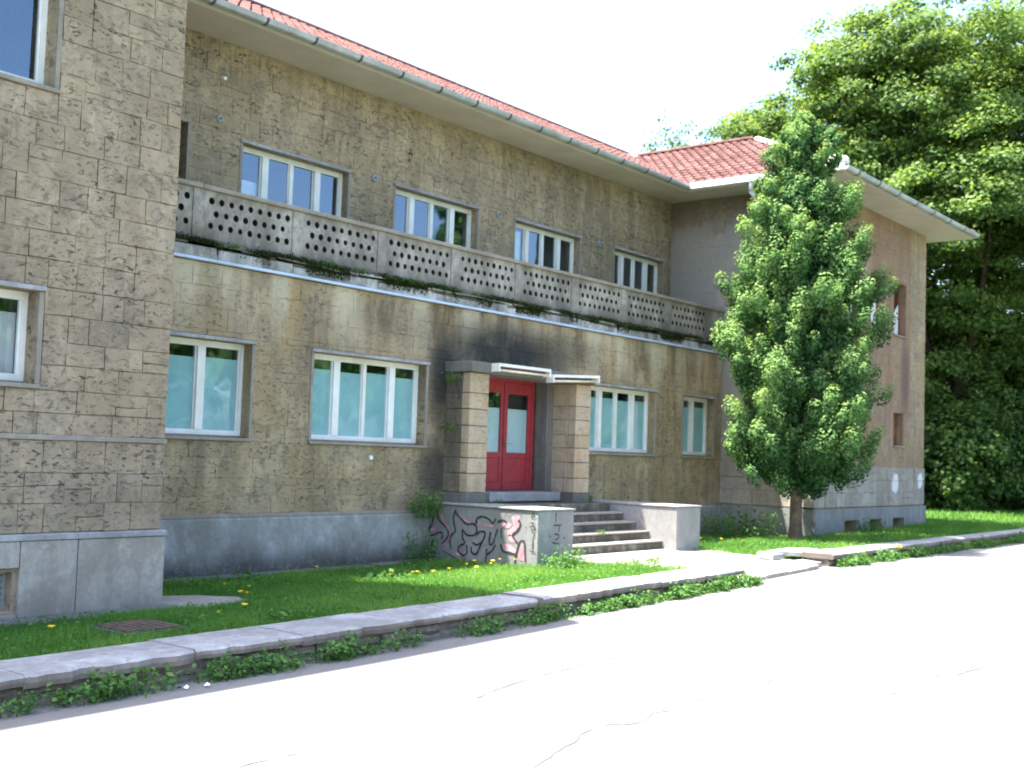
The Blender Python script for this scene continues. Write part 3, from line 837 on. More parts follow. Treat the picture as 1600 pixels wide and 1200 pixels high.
# two fluorescent tubes in white trays on the slab front, the right one sagging
for (xa, xb, za, zb) in ((15.55, 17.04, 3.31, 3.315), (17.12, 18.60, 3.23, 3.315)):
    def tray(mb, ya, yb, d0, d1):
        mb.hexa([(xa, ya, za + d0), (xb, ya, zb + d0), (xb, yb, zb + d0), (xa, yb, za + d0), (xa, ya, za + d1), (xb, ya, zb + d1), (xb, yb, zb + d1), (xa, yb, za + d1)])
    mb = MB(); tray(mb, -.80, -.63, .02, .07)
    mb.box(xa, xa + .035, -.80, -.63, za - .075, za + .02); mb.box(xb - .035, xb, -.80, -.63, zb - .075, zb + .02)
    lt = mb.build('light_tray', MAT['white_frame'], slab)
    mb = MB(); mb.box(xa + .04, xb - .04, -.70, -.66, min(za, zb) - .03, min(za, zb) + .018); mb.build('dark_gap_strip', MAT['rust_wood'], slab)  # dark bar stands in for the shaded gap between tray and tube
    mb = MB(); mb.cyl((xa + .035, -.76, za - .045), (xb - .035, -.76, zb - .045), .022, .022, 10); mb.build('tube', MAT['tube_cream'], slab, smooth=True)

# balcony parapet ------------------------------------------------
def holed_panel(x0, x1, z0, z1, rows, nmax, y0, y1, name, parent):
    bm = bmesh.new()
    def loop(pts):
        vs_ = [bm.verts.new((p[0], y0, p[1])) for p in pts]
        for i in range(len(vs_)): bm.edges.new((vs_[i], vs_[(i + 1) % len(vs_)]))
    loop([(x0, z0), (x1, z0), (x1, z1), (x0, z1)])
    pitch_ = .172
    for r_, z in enumerate(rows):
        n = nmax if r_ != 1 else nmax - 1
        off = (x1 - x0 - (n - 1) * pitch_) / 2
        for k in range(n):
            cx = x0 + off + k * pitch_; ra = .045 * random.uniform(.88, 1.1)
            loop([(cx + ra * cos(2 * pi * i / 10), z + ra * 1.05 * sin(2 * pi * i / 10)) for i in range(10)])
    bmesh.ops.triangle_fill(bm, use_beauty=True, use_dissolve=False, edges=bm.edges[:])
    ext = bmesh.ops.extrude_face_region(bm, geom=bm.faces[:])
    bmesh.ops.translate(bm, vec=(0, y1 - y0, 0), verts=[g for g in ext['geom'] if isinstance(g, bmesh.types.BMVert)])
    bmesh.ops.recalc_face_normals(bm, faces=bm.faces)
    me = bpy.data.meshes.new(name); bm.to_mesh(me); bm.free()
    o = link(name, me, MAT['parapet'], parent); me.materials.append(MAT['hole_moss_shade'])
    for pl in me.polygons:
        if abs(pl.normal.y) < .5 and x0 + .03 < pl.center.x < x1 - .03 and z0 + .03 < pl.center.z < z1 - .03: pl.material_index = 1  # hole sides coloured dark: moss plus imitated shade of the openings
    return o
mb = MB(); posts = []
px0 = 9.99 - 1.79
starts = [px0 + 1.79 * k for k in range(10)]
prev = XL1 + .001
for s in starts:
    e = min(s + 1.57, XR0 - .01)
    if s > prev: posts.append((prev, s))
    prev = e
    if s + 1.57 < XR0: holed_panel(s, s + 1.57, 4.68, 5.36, [5.225, 5.05, 4.875], 9, .03, .15, 'parapet_panel', B)
    else:
        posts.append((s, e))
posts.append((prev, XR0 - .001)) if prev < XR0 - .02 else None
for a, c in posts:
    if c - a > .02:
        mb = MB(); mb.box(a + .001, c - .001, .012, .14, 4.68, 5.36); mb.build('parapet_post', MAT['parapet'], B)
x = XL1
while x < XR0 - .05:
    e = min(x + random.uniform(2.0, 2.6), XR0)
    if XR0 - e < .8: e = XR0
    mb = MB(); mb.box(x + .003, e - .003, -.035, .17, 5.362, 5.425); mb.build('coping', MAT['trim'], B, bevel=.012)
    x = e
# slab edge, painted white and flaking, with the metal drip strip below
x = XL1 + .002
while x < XR0 - .05:
    w_ = random.uniform(.35, 1.5); e = min(x + w_, XR0 - .002)
    if random.random() < .84:
        za = 4.50 + random.uniform(0, .06); zb_ = 4.50 + random.uniform(0, .06); dy = random.uniform(-.012, .008)
        mb = MB(); mb.hexa([(x, -.034 + dy, 4.40), (e - .006, -.034 + dy, 4.40), (e - .006, -.009, 4.40), (x, -.009, 4.40), (x + random.uniform(0, .05), -.034 + dy, za), (e - .006 - random.uniform(0, .05), -.034 + dy, zb_), (e - .01, -.009, zb_), (x, -.009, za)])
        mb.build('slab_edge', MAT['slab_edge'], B, bevel=.006)
    x = e
mb = MB(); mb.box(XL1, XR0, -.008, .0, 4.396, 4.56); mb.build('ledge_core', MAT['ledge'], B)
mb = MB(); mb.box(XL1, XR0, -.075, -.0, 4.355, 4.395); mb.build('drip_strip', MAT['drip_blue'], B, bevel=.006)
mb = MB(); mb.box(XL1, XR0, .0, .16, 4.561, 4.679); mb.build('parapet_foot', MAT['ledge'], B)
# thin broken ledge tiles under the parapet
x = XL1 + .05; tiles_ = 0
while x < XR0 - .3:
    w_ = random.uniform(.35, .62)
    if random.random() < .80:
        tl = random.uniform(-.012, .012); yy = -random.uniform(.05, .10); z = 4.60 + random.uniform(-.012, .012)
        mb = MB()
        c1 = random.uniform(0, .05); c2 = random.uniform(0, .05)
        mb.hexa([(x + .006, yy + c1, z - tl - .03), (x + w_ - .006, yy + c2, z + tl - .035), (x + w_ - .006, .03, z + tl), (x + .006, .03, z - tl),
                 (x + .006, yy + c1, z - tl + .0), (x + w_ - .006, yy + c2, z + tl - .005), (x + w_ - .006, .03, z + tl + .03), (x + .006, .03, z - tl + .03)], random.random())
        mb.build('ledge_tile', MAT['slab_edge' if random.random() < .45 else 'ledge'], B)
    x += w_
# small metal plates on the upper wall
for x, z, r_ in ((11.23, 6.9, .06), (14.63, 6.67, .07), (18.14, 6.65, .07), (21.75, 6.65, .07)):
    mb = MB(); mb.cyl((x, TU - .015, z), (x, TU - .045, z), r_, r_ * .8, 12); mb.cyl((x, TU - .04, z), (x, TU - .11, z), .018, .018, 8); mb.build('wall_plate', MAT['wall_metal'], B)
mb = MB(); mb.cyl((11.26, TU - .01, 7.56), (11.26, TU - .09, 7.54), .035, .028, 10); o = mb.build('insulator', MAT['paper_white'], B); o['label'] = 'small white porcelain insulator high on the wall'
mb = MB(); mb.cyl((13.35, -.01, 1.70), (13.35, -.035, 1.70), .04, .035, 10); mb.build('insulator', MAT['paper_white'], B)

# roof -----------------------------------------------------------
P_ = .505; OV = .95; ZE = 8.28
EL = YL - OV                       # front eave of wings  -3.3
EM = TU - OV                       # front eave of middle  .55
XE = XR0 - OV + .05                # 24.0 inner eave of the right wing
XW = XR1 + OV                      # 32.83
XLI = XL1 + OV                     # 8.77 inner eave of the left wing
XLO = XL0 - OV
RXR = (XE + XW) / 2; hw = RXR - XE; ZR = ZE + hw * P_
RXL = (XLO + XLI) / 2; hwl = XLI - RXL; ZRL = ZE + hwl * P_
YR = EM + hw; YE = YR + hw
def zs(d): return ZE + d * P_
mb = MB()
polys = {
 'main': [(XLI, EM, ZE), (XE, EM, ZE), (RXR, YR, ZR), (RXL, YR, ZR)],
 'rleft': [(XE, EM, ZE), (XE, EL, ZE), (RXR, EL + hw, ZR), (RXR, YR, ZR)],
 'rfront': [(XE, EL, ZE), (XW, EL, ZE), (RXR, EL + hw, ZR)],
 'rright': [(XW, EL, ZE), (XW, YE, ZE), (RXR, YR, ZR), (RXR, EL + hw, ZR)],
 'back': [(XW, YE, ZE), (XLO, YE, ZE), (RXL, YR, ZR), (RXR, YR, ZR)],
 'lleft': [(XLO, YE, ZE), (XLO, EL, ZE), (RXL, EL + hwl, ZR), (RXL, YR, ZR)],
 'lfront': [(XLO, EL, ZE), (XLI, EL, ZE), (RXL, EL + hwl, ZR)],
 'lright': [(XLI, EL, ZE), (XLI, EM, ZE), (RXL, YR, ZR), (RXL, EL + hwl, ZR)]}
for p in polys.values(): mb.face(p)
roof = mb.build('roof', MAT['tile'], B, recalc=False)
# soffit boards
mb = MB()
mb.box(XLI + .001, XE - .001, EM, TU, SOF, SOF + .03); mb.box(XE, XR0, EL, TU, SOF, SOF + .03); mb.box(XR0 + .001, XW, EL, YL, SOF, SOF + .03); mb.box(XR1, XW, YL + .001, YE, SOF, SOF + .03)
mb.box(XL1, XLI, EL, TU, SOF, SOF + .03); mb.box(XLO, XL1 - .001, EL, YL, SOF, SOF + .03); mb.box(XLO, XL0, YL + .001, YE, SOF, SOF + .03)
mb.box(XL0 + .001, XR1 - .001, YB, YE, SOF, SOF + .03)
mb.build('soffit', MAT['soffit'], B, each=True)
mb = MB()
def fas(x0, x1, y0, y1): mb.box(x0, x1, y0, y1, SOF + .031, ZE - .02)
fas(XLI + .002, XE - .002, EM, EM + .03); fas(XE, XE + .03, EL + .031, EM - .001); fas(XE, XW, EL, EL + .03); fas(XW - .03, XW, EL + .031, YE); fas(XLI - .03, XLI, EL + .031, EM - .001); fas(XLO, XLI, EL, EL + .03); fas(XLO, XLO + .03, EL + .031, YE)
mb.build('fascia', MAT['soffit'], B, each=True)
# gutters: half pipes with joint clips
def gutter(p0, p1, out, m, name='gutter', clip=True, step=1.0):
    p0 = Vector(p0); p1 = Vector(p1); d = (p1 - p0).normalized(); out = Vector(out); r_ = .092
    mb = MB(); n = 7
    prof = [(-r_ * cos(pi * i / n), -r_ * sin(pi * i / n)) for i in range(n + 1)]
    prof2 = [(a * .9, b_ * .9) for a, b_ in prof]
    for pr_ , fl in ((prof, 0), (prof2, 1)):
        for i in range(n):
            q = [p0 + out * pr_[i][0] + Z * pr_[i][1], p1 + out * pr_[i][0] + Z * pr_[i][1], p1 + out * pr_[i + 1][0] + Z * pr_[i + 1][1], p0 + out * pr_[i + 1][0] + Z * pr_[i + 1][1]]
            mb.face(q if not fl else q[::-1])
    for P0 in (p0, p1):
        mb.face([P0 + out * a + Z * b_ for a, b_ in prof])
    for k in (0, n):
        a, b_ = prof[k]; a2, b2 = prof2[k]
        mb.face([p0 + out * a, p1 + out * a, p1 + out * a2, p0 + out * a2])
    g = mb.build(name, m, B, smooth=False)
    L = (p1 - p0).length; t = step * .5
    while clip and t < L:
        c = MB(); q0 = p0 + d * (t - .022); q1 = p0 + d * (t + .022)
        pr_ = [(a * 1.08, b_ * 1.10) for a, b_ in prof]
        for i in range(n):
            c.face([q0 + out * pr_[i][0] + Z * pr_[i][1], q1 + out * pr_[i][0] + Z * pr_[i][1], q1 + out * pr_[i + 1][0] + Z * pr_[i + 1][1], q0 + out * pr_[i + 1][0] + Z * pr_[i + 1][1]])
        for q, s_ in ((q0, 1), (q1, -1)):
            for i in range(n):
                c.face([q + out * pr_[i][0] + Z * pr_[i][1], q + out * pr_[i + 1][0] + Z * pr_[i + 1][1], q + out * prof[i + 1][0] + Z * prof[i + 1][1], q + out * prof[i][0] + Z * prof[i][1]])
        c.build('gutter_clip', MAT['clip_dark'], g)
        t += step
    return g
GZ = ZE - .005
gutter((XLI, EM - .08, GZ), (XE - .08, EM - .08, GZ), (0, -1, 0), MAT['zinc'], step=.98)
mb = MB(); mb.box(XE - .16, XE - .15, EL - .08, EM - .16, GZ - .09, GZ + .05); mb.box(XE - .149, XE - .01, EL - .08, EM - .16, GZ - .09, GZ - .08); g_ = mb.build('gutter', MAT['sunlit_gutter'], B)  # grey zinc gutter coloured white in place of sunlight falling on it
for k in range(3):
    mb = MB(); yk = -2.4 + k * 1.2; mb.box(XE - .167, XE - .161, yk, yk + .04, GZ - .10, GZ + .055); mb.build('gutter_clip', MAT['zinc'], g_)
gutter((XE - .08, EL - .08, GZ), (XW + .08, EL - .08, GZ), (0, -1, 0), MAT['zinc'], step=1.2)
gutter((XW + .08, EL - .08, GZ), (XW + .08, YE, GZ), (1, 0, 0), MAT['zinc'], clip=False)
gutter((XLO - .08, EL - .08, GZ), (XLI + .08, EL - .08, GZ), (0, -1, 0), MAT['zinc'], step=1.2)
gutter((XLI + .08, EL - .08, GZ), (XLI + .08, EM - .0, GZ), (1, 0, 0), MAT['zinc'], clip=False)
mb = MB(); pts = [(XE - .08, -1.15, GZ - .06), (XE - .08, -1.15, GZ - .30), (XE + .35, -1.2, GZ - .62), (XR0 - .07, -1.25, GZ - .85), (XR0 - .07, -1.25, 5.6)]
for a, c in zip(pts[:-1], pts[1:]): mb.cyl(a, c, .05, .05, 10)
mb.build('downpipe', MAT['zinc_light'], B, smooth=True)

# tiles
TW, TL = .235, .335
def tile_geo(orig, U, V, N, s, tone):
    """interlocking clay tile: one roll and one pan, tail raised"""
    w = TW; prof = [(0, .012), (.045, .042), (.09, .012), (.16, .004), (w, .012)]
    v = []
    for (t, zz) in ((-.01, .028), (TL + .02, .0)):
        for a, h in prof: v.append(orig + U * (a + s[0]) + V * t + N * (h + zz + s[1]))
    for a, h in prof: v.append(orig + U * (a + s[0]) + V * -.01 + N * (h + .004 + s[1] - .012))
    f = [(i, i + 1, 5 + i + 1, 5 + i) for i in range(4)] + [(10 + i, 10 + i + 1, i + 1, i) for i in range(4)]
    return v, f
def inside(p, poly):
    c = False; n = len(poly)
    for i in range(n):
        a, b_ = poly[i], poly[(i + 1) % n]
        if (a[1] > p[1]) != (b_[1] > p[1]) and p[0] < (b_[0] - a[0]) * (p[1] - a[1]) / (b_[1] - a[1]) + a[0]: c = not c
    return c
bulk = MB(); ntile = 0
def tile_slope(poly, single):
    global ntile
    a, b_ = Vector(poly[0]), Vector(poly[1]); U = (b_ - a).normalized()
    c = Vector(poly[2]); N = (b_ - a).cross(c - a).normalized()
    V = N.cross(U)
    if N.z < 0: N = -N; V = -V
    uv = [((Vector(p) - a).dot(U), (Vector(p) - a).dot(V)) for p in poly]
    if V.z < 0: V = -V
    uv = [((Vector(p) - a).dot(U), (Vector(p) - a).dot(V)) for p in poly]
    umin = min(q[0] for q in uv); umax = max(q[0] for q in uv); vmax = max(q[1] for q in uv)
    r_ = 0; v = -.05
    flip = U.cross(V).dot(N) < 0
    while v < vmax - .1:
        u = umin - TW
        while u < umax + TW:
            if inside((u + TW / 2, max(v + TL * .5, .06)), uv):
                tone = random.random()
                vv, ff = tile_geo(a + U * u + V * v, U, V, N, (random.uniform(-.004, .004), random.uniform(.004, .014)), tone)
                if flip: ff = [t_[::-1] for t_ in ff]
                if single and ntile < 299:
                    m_ = MB(); m_.poly(vv, ff, tone); m_.build('roof_tile', MAT['tile'], roof); ntile += 1
                else: bulk.poly(vv, ff, tone)
            u += TW
        v += TL
tile_slope(polys['rleft'], True)
for k in ('main', 'rfront', 'lfront', 'lright', 'rright', 'lleft'): tile_slope(polys[k], False)
o = bulk.build('roof_tile', MAT['tile'], roof); o['kind'] = 'stuff'
def ridge(p0, p1, m, single, step=.36, r_=.10, par=roof, sub=None):
    p0 = Vector(p0); p1 = Vector(p1); d = (p1 - p0); L = d.length; d.normalize()
    side = d.cross(Z).normalized(); up_ = side.cross(d)
    n = int(L / step); bk = MB()
    for k in range(n):
        mb = MB() if single else bk
        q0 = p0 + d * (k * step) + up_ * .03; q1 = p0 + d * ((k + 1) * step + .05) + up_ * .045
        ra, rb = r_ * 1.12, r_ * .95; nn = 5; t_ = random.random()
        vv = []
        for q, rr in ((q0, ra), (q1, rb)):
            for i in range(nn + 1): vv.append(q + side * (-rr * cos(pi * i / nn)) + up_ * (rr * .8 * sin(pi * i / nn)))
        ff = [(i, i + 1, nn + 1 + i + 1, nn + 1 + i) for i in range(nn)] + [tuple(range(nn + 1))]
        mb.poly(vv, [f[::-1] for f in ff], t_)
        if single: mb.build('ridge_tile', m, roof)
    if not single:
        o = bk.build('ridge_tile', m, roof); o['kind'] = 'stuff'
ridge((RXR, EL + hw, ZR), (RXR, YR, ZR), MAT['tile'], True)
ridge((XE + .1, EL + .1, ZE + .05), (RXR, EL + hw, ZR), MAT['mortar_white'], True)
ridge((RXL, YR, ZR), (RXR, YR, ZR), MAT['tile'], False)
ridge((XW, EL, ZE), (RXR, EL + hw, ZR), MAT['tile'], False)
ridge((XLI, EL, ZE), (RXL, EL + hwl, ZR), MAT['tile'], False)
mb = MB(); mb.cyl((XE - .02, EL - .02, ZE + .10), (XE + .35, EL + .35, ZE + .26), .13, .12, 10); mb.build('hip_end', MAT['mortar_white'], roof, smooth=True)
mb = MB(); a = Vector((XE - .0, EM, ZE + .0)); c = Vector((RXR, YR, ZR)); d_ = (c - a)
for k in range(9): pass
sd_ = Vector((1, -1, 0)).normalized() * .10
q = a + d_ * .0; e_ = a + d_ * .98
mb.face([q + sd_ + Z * .055, e_ + sd_ + Z * .055, e_ + Z * .03, q + Z * .03]); mb.face([q + Z * .03, e_ + Z * .03, e_ - sd_ + Z * .055, q - sd_ + Z * .055]); mb.build('valley_flashing', MAT['zinc_light'], roof)

# now the stones: the 300 that show largest are objects, the rest one part
STONES.sort(key=lambda s: -s[0])
rest = {}
for k, (ar, v, f, tone, m, par) in enumerate(STONES):
    if k < 296 and ar > 20:
        mb = MB(); mb.poly(v, f, tone); mb.build('stone', m, par)
    else:
        rest.setdefault(m.name, (m, MB()))[1].poly(v, f, tone)
# joined: one mesh with several materials
me_v = []; me_f = []; me_t = []; me_m = []; mats_ = []
for nm, (m, mb) in rest.items():
    b0 = len(me_v); me_v += mb.v; me_f += [tuple(i + b0 for i in f) for f in mb.f]; me_t += mb.t; me_m += [len(mats_)] * len(mb.f); mats_.append(m)
me = bpy.data.meshes.new('stone'); me.from_pydata(me_v, [], me_f)
at = me.attributes.new('tone', 'FLOAT', 'FACE'); at.data.foreach_set('value', me_t)
for m in mats_: me.materials.append(m)
me.polygons.foreach_set('material_index', me_m); me.update()
o = link('stone', me, None, B); o['kind'] = 'stuff'

# ------------------------------------------------------------------ entrance stairs
ST = empty('entrance_staircase', (17.25, -1.2, 0), 'concrete entrance stairs with five steps between two block cheek walls', 'staircase')
CY = -2.37
mb = MB(); mb.box(14.72, 15.67, CY, -.001, -.2, .955); ckl = mb.build('cheek_wall', MAT['cheek'], ST, bevel=.012); ckl['label'] = 'left cheek wall with pink and black graffiti'
mb = MB(); mb.box(18.93, 19.80, CY, -.101, -.2, .955); ckr = mb.build('cheek_wall', MAT['cheek'], ST, bevel=.012); ckr['label'] = 'right cheek wall, bare white concrete'
mb = MB(); mb.box(14.70, 15.69, CY - .02, -.001, .957, .985); mb.build('cheek_cap', MAT['cheek'], ST, bevel=.008)
mb = MB(); mb.box(18.91, 19.82, CY - .02, -.101, .957, .985); mb.build('cheek_cap', MAT['cheek'], ST, bevel=.008)
mb = MB(); mb.box(15.671, 18.929, -.9, -.001, -.2, .965); mb.build('landing', MAT['step'], ST, bevel=.015)
nst = 5; y = -.90
for k in range(4, -1, -1):
    z = .18 + (k) * .157
    y0_ = -.90 - (4 - k) * .285 - .0
    zt = .15 + k * .157
    ya = -.902 - (4 - k) * .29
    mb = MB(); mb.box(15.672, 18.928, ya - .29, ya - .001, -.2, zt); s = mb.build('step', MAT['step'], ST, bevel=.02)
    mb = MB(); mb.box(15.673, 18.927, ya - .31, ya - .004, zt + .001, zt + .034); mb.build('tread', MAT['path'], s, bevel=.01)
# graffiti: paint strips lying on the cheek wall
KS= [[(-0.24, 0.89), (-0.26, 0.8), (-0.3, 0.7), (-0.39, 0.64), (-0.48, 0.57), (-0.52, 0.47), (-0.47, 0.39), (-0.38, 0.31)], [(-0.18, 0.8), (-0.16, 0.69), (-0.14, 0.6), (-0.09, 0.55), (-0.08, 0.44), (-0.21, 0.45), (-0.32, 0.5), (-0.39, 0.47), (-0.37, 0.38)], [(-0.19, 0.38), (-0.16, 0.31), (-0.17, 0.21), (-0.25, 0.13)], [(-0.67, 0.89), (-0.62, 0.77), (-0.64, 0.65), (-0.67, 0.54), (-0.58, 0.46), (-0.56, 0.36), (-0.59, 0.24)], [(-0.68, 0.84), (-0.77, 0.76), (-0.91, 0.67), (-1.06, 0.68), (-1.13, 0.6), (-1.09, 0.51), (-0.94, 0.49), (-0.85, 0.55)], [(-0.83, 0.58), (-0.83, 0.44), (-0.88, 0.36), (-0.77, 0.3), (-0.75, 0.22), (-0.86, 0.16), (-0.94, 0.23), (-0.92, 0.33)], [(-1.11, 0.68), (-1.13, 0.77), (-1.23, 0.81), (-1.37, 0.78), (-1.46, 0.72), (-1.52, 0.79)], [(-1.11, 0.51), (-1.22, 0.57), (-1.31, 0.54), (-1.25, 0.41), (-1.14, 0.35), (-1.05, 0.38)], [(-1.25, 0.41), (-1.19, 0.29), (-1.13, 0.2), (-1.04, 0.22), (-1.02, 0.31)], [(-1.42, 0.57), (-1.4, 0.4), (-1.47, 0.39), (-1.53, 0.54), (-1.57, 0.64)], [(-1.35, 0.3), (-1.35, 0.2), (-1.33, 0.06)], [(-1.35, 0.2), (-1.47, 0.29), (-1.53, 0.38)], [(-1.56, 0.74), (-1.67, 0.78), (-1.75, 0.74)], [(-1.98, 0.8), (-2.02, 0.74), (-1.97, 0.64), (-1.87, 0.56), (-1.91, 0.5), (-1.98, 0.44)], [(-1.94, 0.11), (-1.96, 0.28), (-2.02, 0.45), (-2.08, 0.48), (-2.12, 0.45), (-2.13, 0.31), (-2.15, 0.15)], [(-1.64, 0.4), (-1.69, 0.29), (-1.82, 0.28), (-1.94, 0.26)], [(-1.66, 0.49), (-1.64, 0.62), (-1.73, 0.7)], [(-2.21, 0.7), (-2.28, 0.72), (-2.32, 0.68), (-2.24, 0.64)], [(-2.13, 0.7), (-2.14, 0.68)], [(-2.24, 0.77), (-2.3, 0.76)], [(-2.28, 0.63), (-2.31, 0.6), (-2.28, 0.53), (-2.28, 0.43), (-2.28, 0.34)], [(-2.23, 0.33), (-2.34, 0.32)], [(-2.27, 0.93), (-2.24, 0.87), (-2.3, 0.87), (-2.27, 0.93)], [(-0.43, 0.19), (-0.59, 0.14), (-0.76, 0.08)]]
PKL= [[(-0.28, 0.85), (-0.36, 0.76), (-0.41, 0.66), (-0.53, 0.54), (-0.51, 0.42), (-0.42, 0.33)], [(-0.13, 0.52), (-0.25, 0.56), (-0.34, 0.51)], [(-0.72, 0.81), (-0.86, 0.73), (-1.0, 0.69)], [(-1.15, 0.7), (-1.28, 0.68), (-1.46, 0.67)], [(-0.42, 0.33), (-0.54, 0.27)], [(-0.68, 0.18), (-0.82, 0.16), (-0.95, 0.23)], [(-0.23, 0.08), (-0.34, 0.12)]]
PKF= [[(-1.83, 0.84), (-1.98, 0.88), (-2.01, 0.74), (-1.93, 0.6), (-1.81, 0.53), (-1.76, 0.61), (-1.88, 0.7)], [(-1.63, 0.73), (-1.73, 0.75), (-1.84, 0.73), (-1.8, 0.66), (-1.67, 0.67)], [(-1.66, 0.4), (-1.81, 0.4), (-1.98, 0.31), (-1.9, 0.26), (-1.73, 0.29)], [(-1.8, 0.56), (-1.89, 0.53), (-1.96, 0.46), (-1.87, 0.44), (-1.79, 0.49)], [(-1.99, 0.18), (-2.04, 0.43), (-2.09, 0.42), (-2.12, 0.18)]]
FS= [[(15.18, 0.93), (15.18, 0.78)], [(15.11, 0.73), (15.32, 0.73)], [(15.28, 0.73), (15.26, 0.62)], [(15.01, 0.57), (15.04, 0.55)], [(15.15, 0.59), (15.26, 0.58), (15.25, 0.52), (15.15, 0.5)], [(15.4, 0.53), (15.43, 0.51)], [(15.1, 0.46), (15.29, 0.43)], [(15.15, 0.32), (15.27, 0.31)], [(15.2, 0.32), (15.19, 0.18)]]
side = lambda d: (lambda p: (14.72 - d, p.x, p.y))
frt = lambda d: (lambda p: (p.x, CY - d, p.y))
for s in PKL:
    mb = MB(); ribbon(mb, smooth2(s, 5), .055, .03, plane=side(.003), jitter=.3); mb.build('graffiti_stroke', MAT['pink_paint'], ckl)
for s in PKF:
    mb = MB(); q = smooth2(s + [s[0]], 3); mb.face([side(.0035)(p) for p in q[:-1]]); mb.build('graffiti_stroke', MAT['pink_paint'], ckl)
for i, s in enumerate(KS):
    big = i < 16; mb = MB()
    ribbon(mb, smooth2(s, 5), .034 if big else .017, .026 if big else .014, plane=side(.006 + i * .0002), jitter=.25); mb.build('graffiti_stroke', MAT['black_paint'], ckl)
for i, s in enumerate(FS):
    mb = MB(); ribbon(mb, smooth2(s, 4), .024, .018, plane=frt(.004 + i * .0002), jitter=.2); mb.build('graffiti_stroke', MAT['black_paint'], ckl)
mb = MB(); s = [(-1.70, .83), (-1.74, .90), (-1.80, .84), (-1.86, .91), (-1.92, .85), (-1.98, .91), (-2.05, .86)]
ribbon(mb, smooth2(s, 4), .012, .012, plane=side(.005)); mb.build('graffiti_stroke', MAT['faded_paint'], ckl)
mb = MB(); ribbon(mb, smooth2([(-1.55, .75), (-1.62, .66), (-1.68, .56)], 4), .035, .02, plane=(lambda p: (18.926, p.x, p.y))); mb.build('graffiti_stroke', MAT['pink_paint'], ckr)

# ------------------------------------------------------------------ path, aprons, slabs
def slab_poly(name, pts, zf, th, m, jag=0.0):
    mb = MB(); P = []
    n = len(pts)
    for i in range(n):
        a = Vector(pts[i]); b_ = Vector(pts[(i + 1) % n]); k = max(1, int((b_ - a).length / .25)) if jag else 1
        for j in range(k):
            q = a + (b_ - a) * (j / k); P.append(q + Vector((random.uniform(-jag, jag), random.uniform(-jag, jag))) * (1 if j else .3))
    top = [(p.x, p.y, zf(p.x, p.y)) for p in P]; bot = [(p.x, p.y, zf(p.x, p.y) - th) for p in P]
    n = len(P); v = top + bot
    mb.poly(v, [tuple(range(n))] + [(i, n + i, n + (i + 1) % n, (i + 1) % n) for i in range(n)])
    return mb.build(name, m, None)
# path from the stairs down to the street, in concrete slabs
PATH = empty('path', (17.2, -3.6, .1)); PATH['kind'] = 'structure'; PATH['label'] = 'pale cracked concrete path from the stairs to the road'
pz = path_z
cells = []
yy = [-2.22, -3.0, -3.75, -4.5, -5.24]
for j in range(4):
    xa = [15.55, 16.6, 17.75, 18.9, 20.0][: 5] if j < 1 else ([15.35, 16.45, 17.55, 18.6, 19.4] if j < 3 else [16.02, 16.8, 17.6, 18.3, 18.75])
    for i in range(4):
        mb = MB(); a, b_ = xa[i] + .008, xa[i + 1] - .008; c, d = yy[j] - .008, yy[j + 1] + .008
        if j == 0: a = max(a, 15.4)
        n = 4; e = random.uniform(-.008, .008)
        def zz(x, y): return pz(x, y) + e if x > 16.0 or i > 0 else pz(15.5, y) + e
        top = [(a, c, zz(a, c)), (a, d, zz(a, d)), (b_, d, zz(b_, d)), (b_, c, zz(b_, c))]
        bot = [(p[0], p[1], p[2] - .18) for p in top]
        mb.poly(top + bot, [(0, 1, 2, 3), (0, 4, 5, 1), (1, 5, 6, 2), (2, 6, 7, 3), (3, 7, 4, 0)])
        mb.build('slab', MAT['path'], PATH, bevel=.012)
# narrow concrete apron at the foot of the building
for (x0, x1, y0, y1, lab) in ((3.0, 7.9, YL - .42, YL - .06, 'concrete apron along the foot of the left wing'), (7.9, 14.6, -.42, -.105, 'concrete apron along the foot of the middle wall')):
    mb = MB(); n = 10
    for k in range(n):
        a = x0 + (x1 - x0) * k / n; c = x0 + (x1 - x0) * (k + 1) / n
        mb.box(a + .004, c - .004, y0 + random.uniform(-.04, .04), y1, -.1, yard_z((a + c) / 2, y0) + .025 + random.uniform(-.006, .006))
    o = mb.build('apron', MAT['path' if 0 else 'plinth_right'], None); o['kind'] = 'structure'; o['label'] = lab
o = slab_poly('concrete_patch', [(7.60, -2.62), (8.1, -2.95), (8.75, -2.75), (8.95, -2.35), (8.75, -1.85), (8.35, -1.55), (7.92, -1.75), (7.90, -2.38)], lambda x, y: yard_z(x, y) + .03, .1, MAT['path'], .05)
tag(o, 'rough concrete patch in the grass at the corner of the left wing', 'concrete patch')
mh = empty('manhole_cover', (6.62, -3.8, yard_z(6.6, -3.8)), 'square rusty iron manhole cover in the grass behind the kerb wall', 'manhole cover')
zc = yard_z(6.6, -3.8) + .035
mb = MB(); mb.box(6.28, 6.98, -4.14, -3.48, zc - .10, zc); mb.build('frame', MAT['plinth_main'], mh, bevel=.01)
mb = MB(); mb.box(6.34, 6.92, -4.08, -3.54, zc + .001, zc + .018)
for k in range(6): mb.box(6.38 + k * .09, 6.41 + k * .09, -4.04, -3.58, zc + .0185, zc + .025)
mb.build('lid', MAT['iron'], mh, bevel=.005)

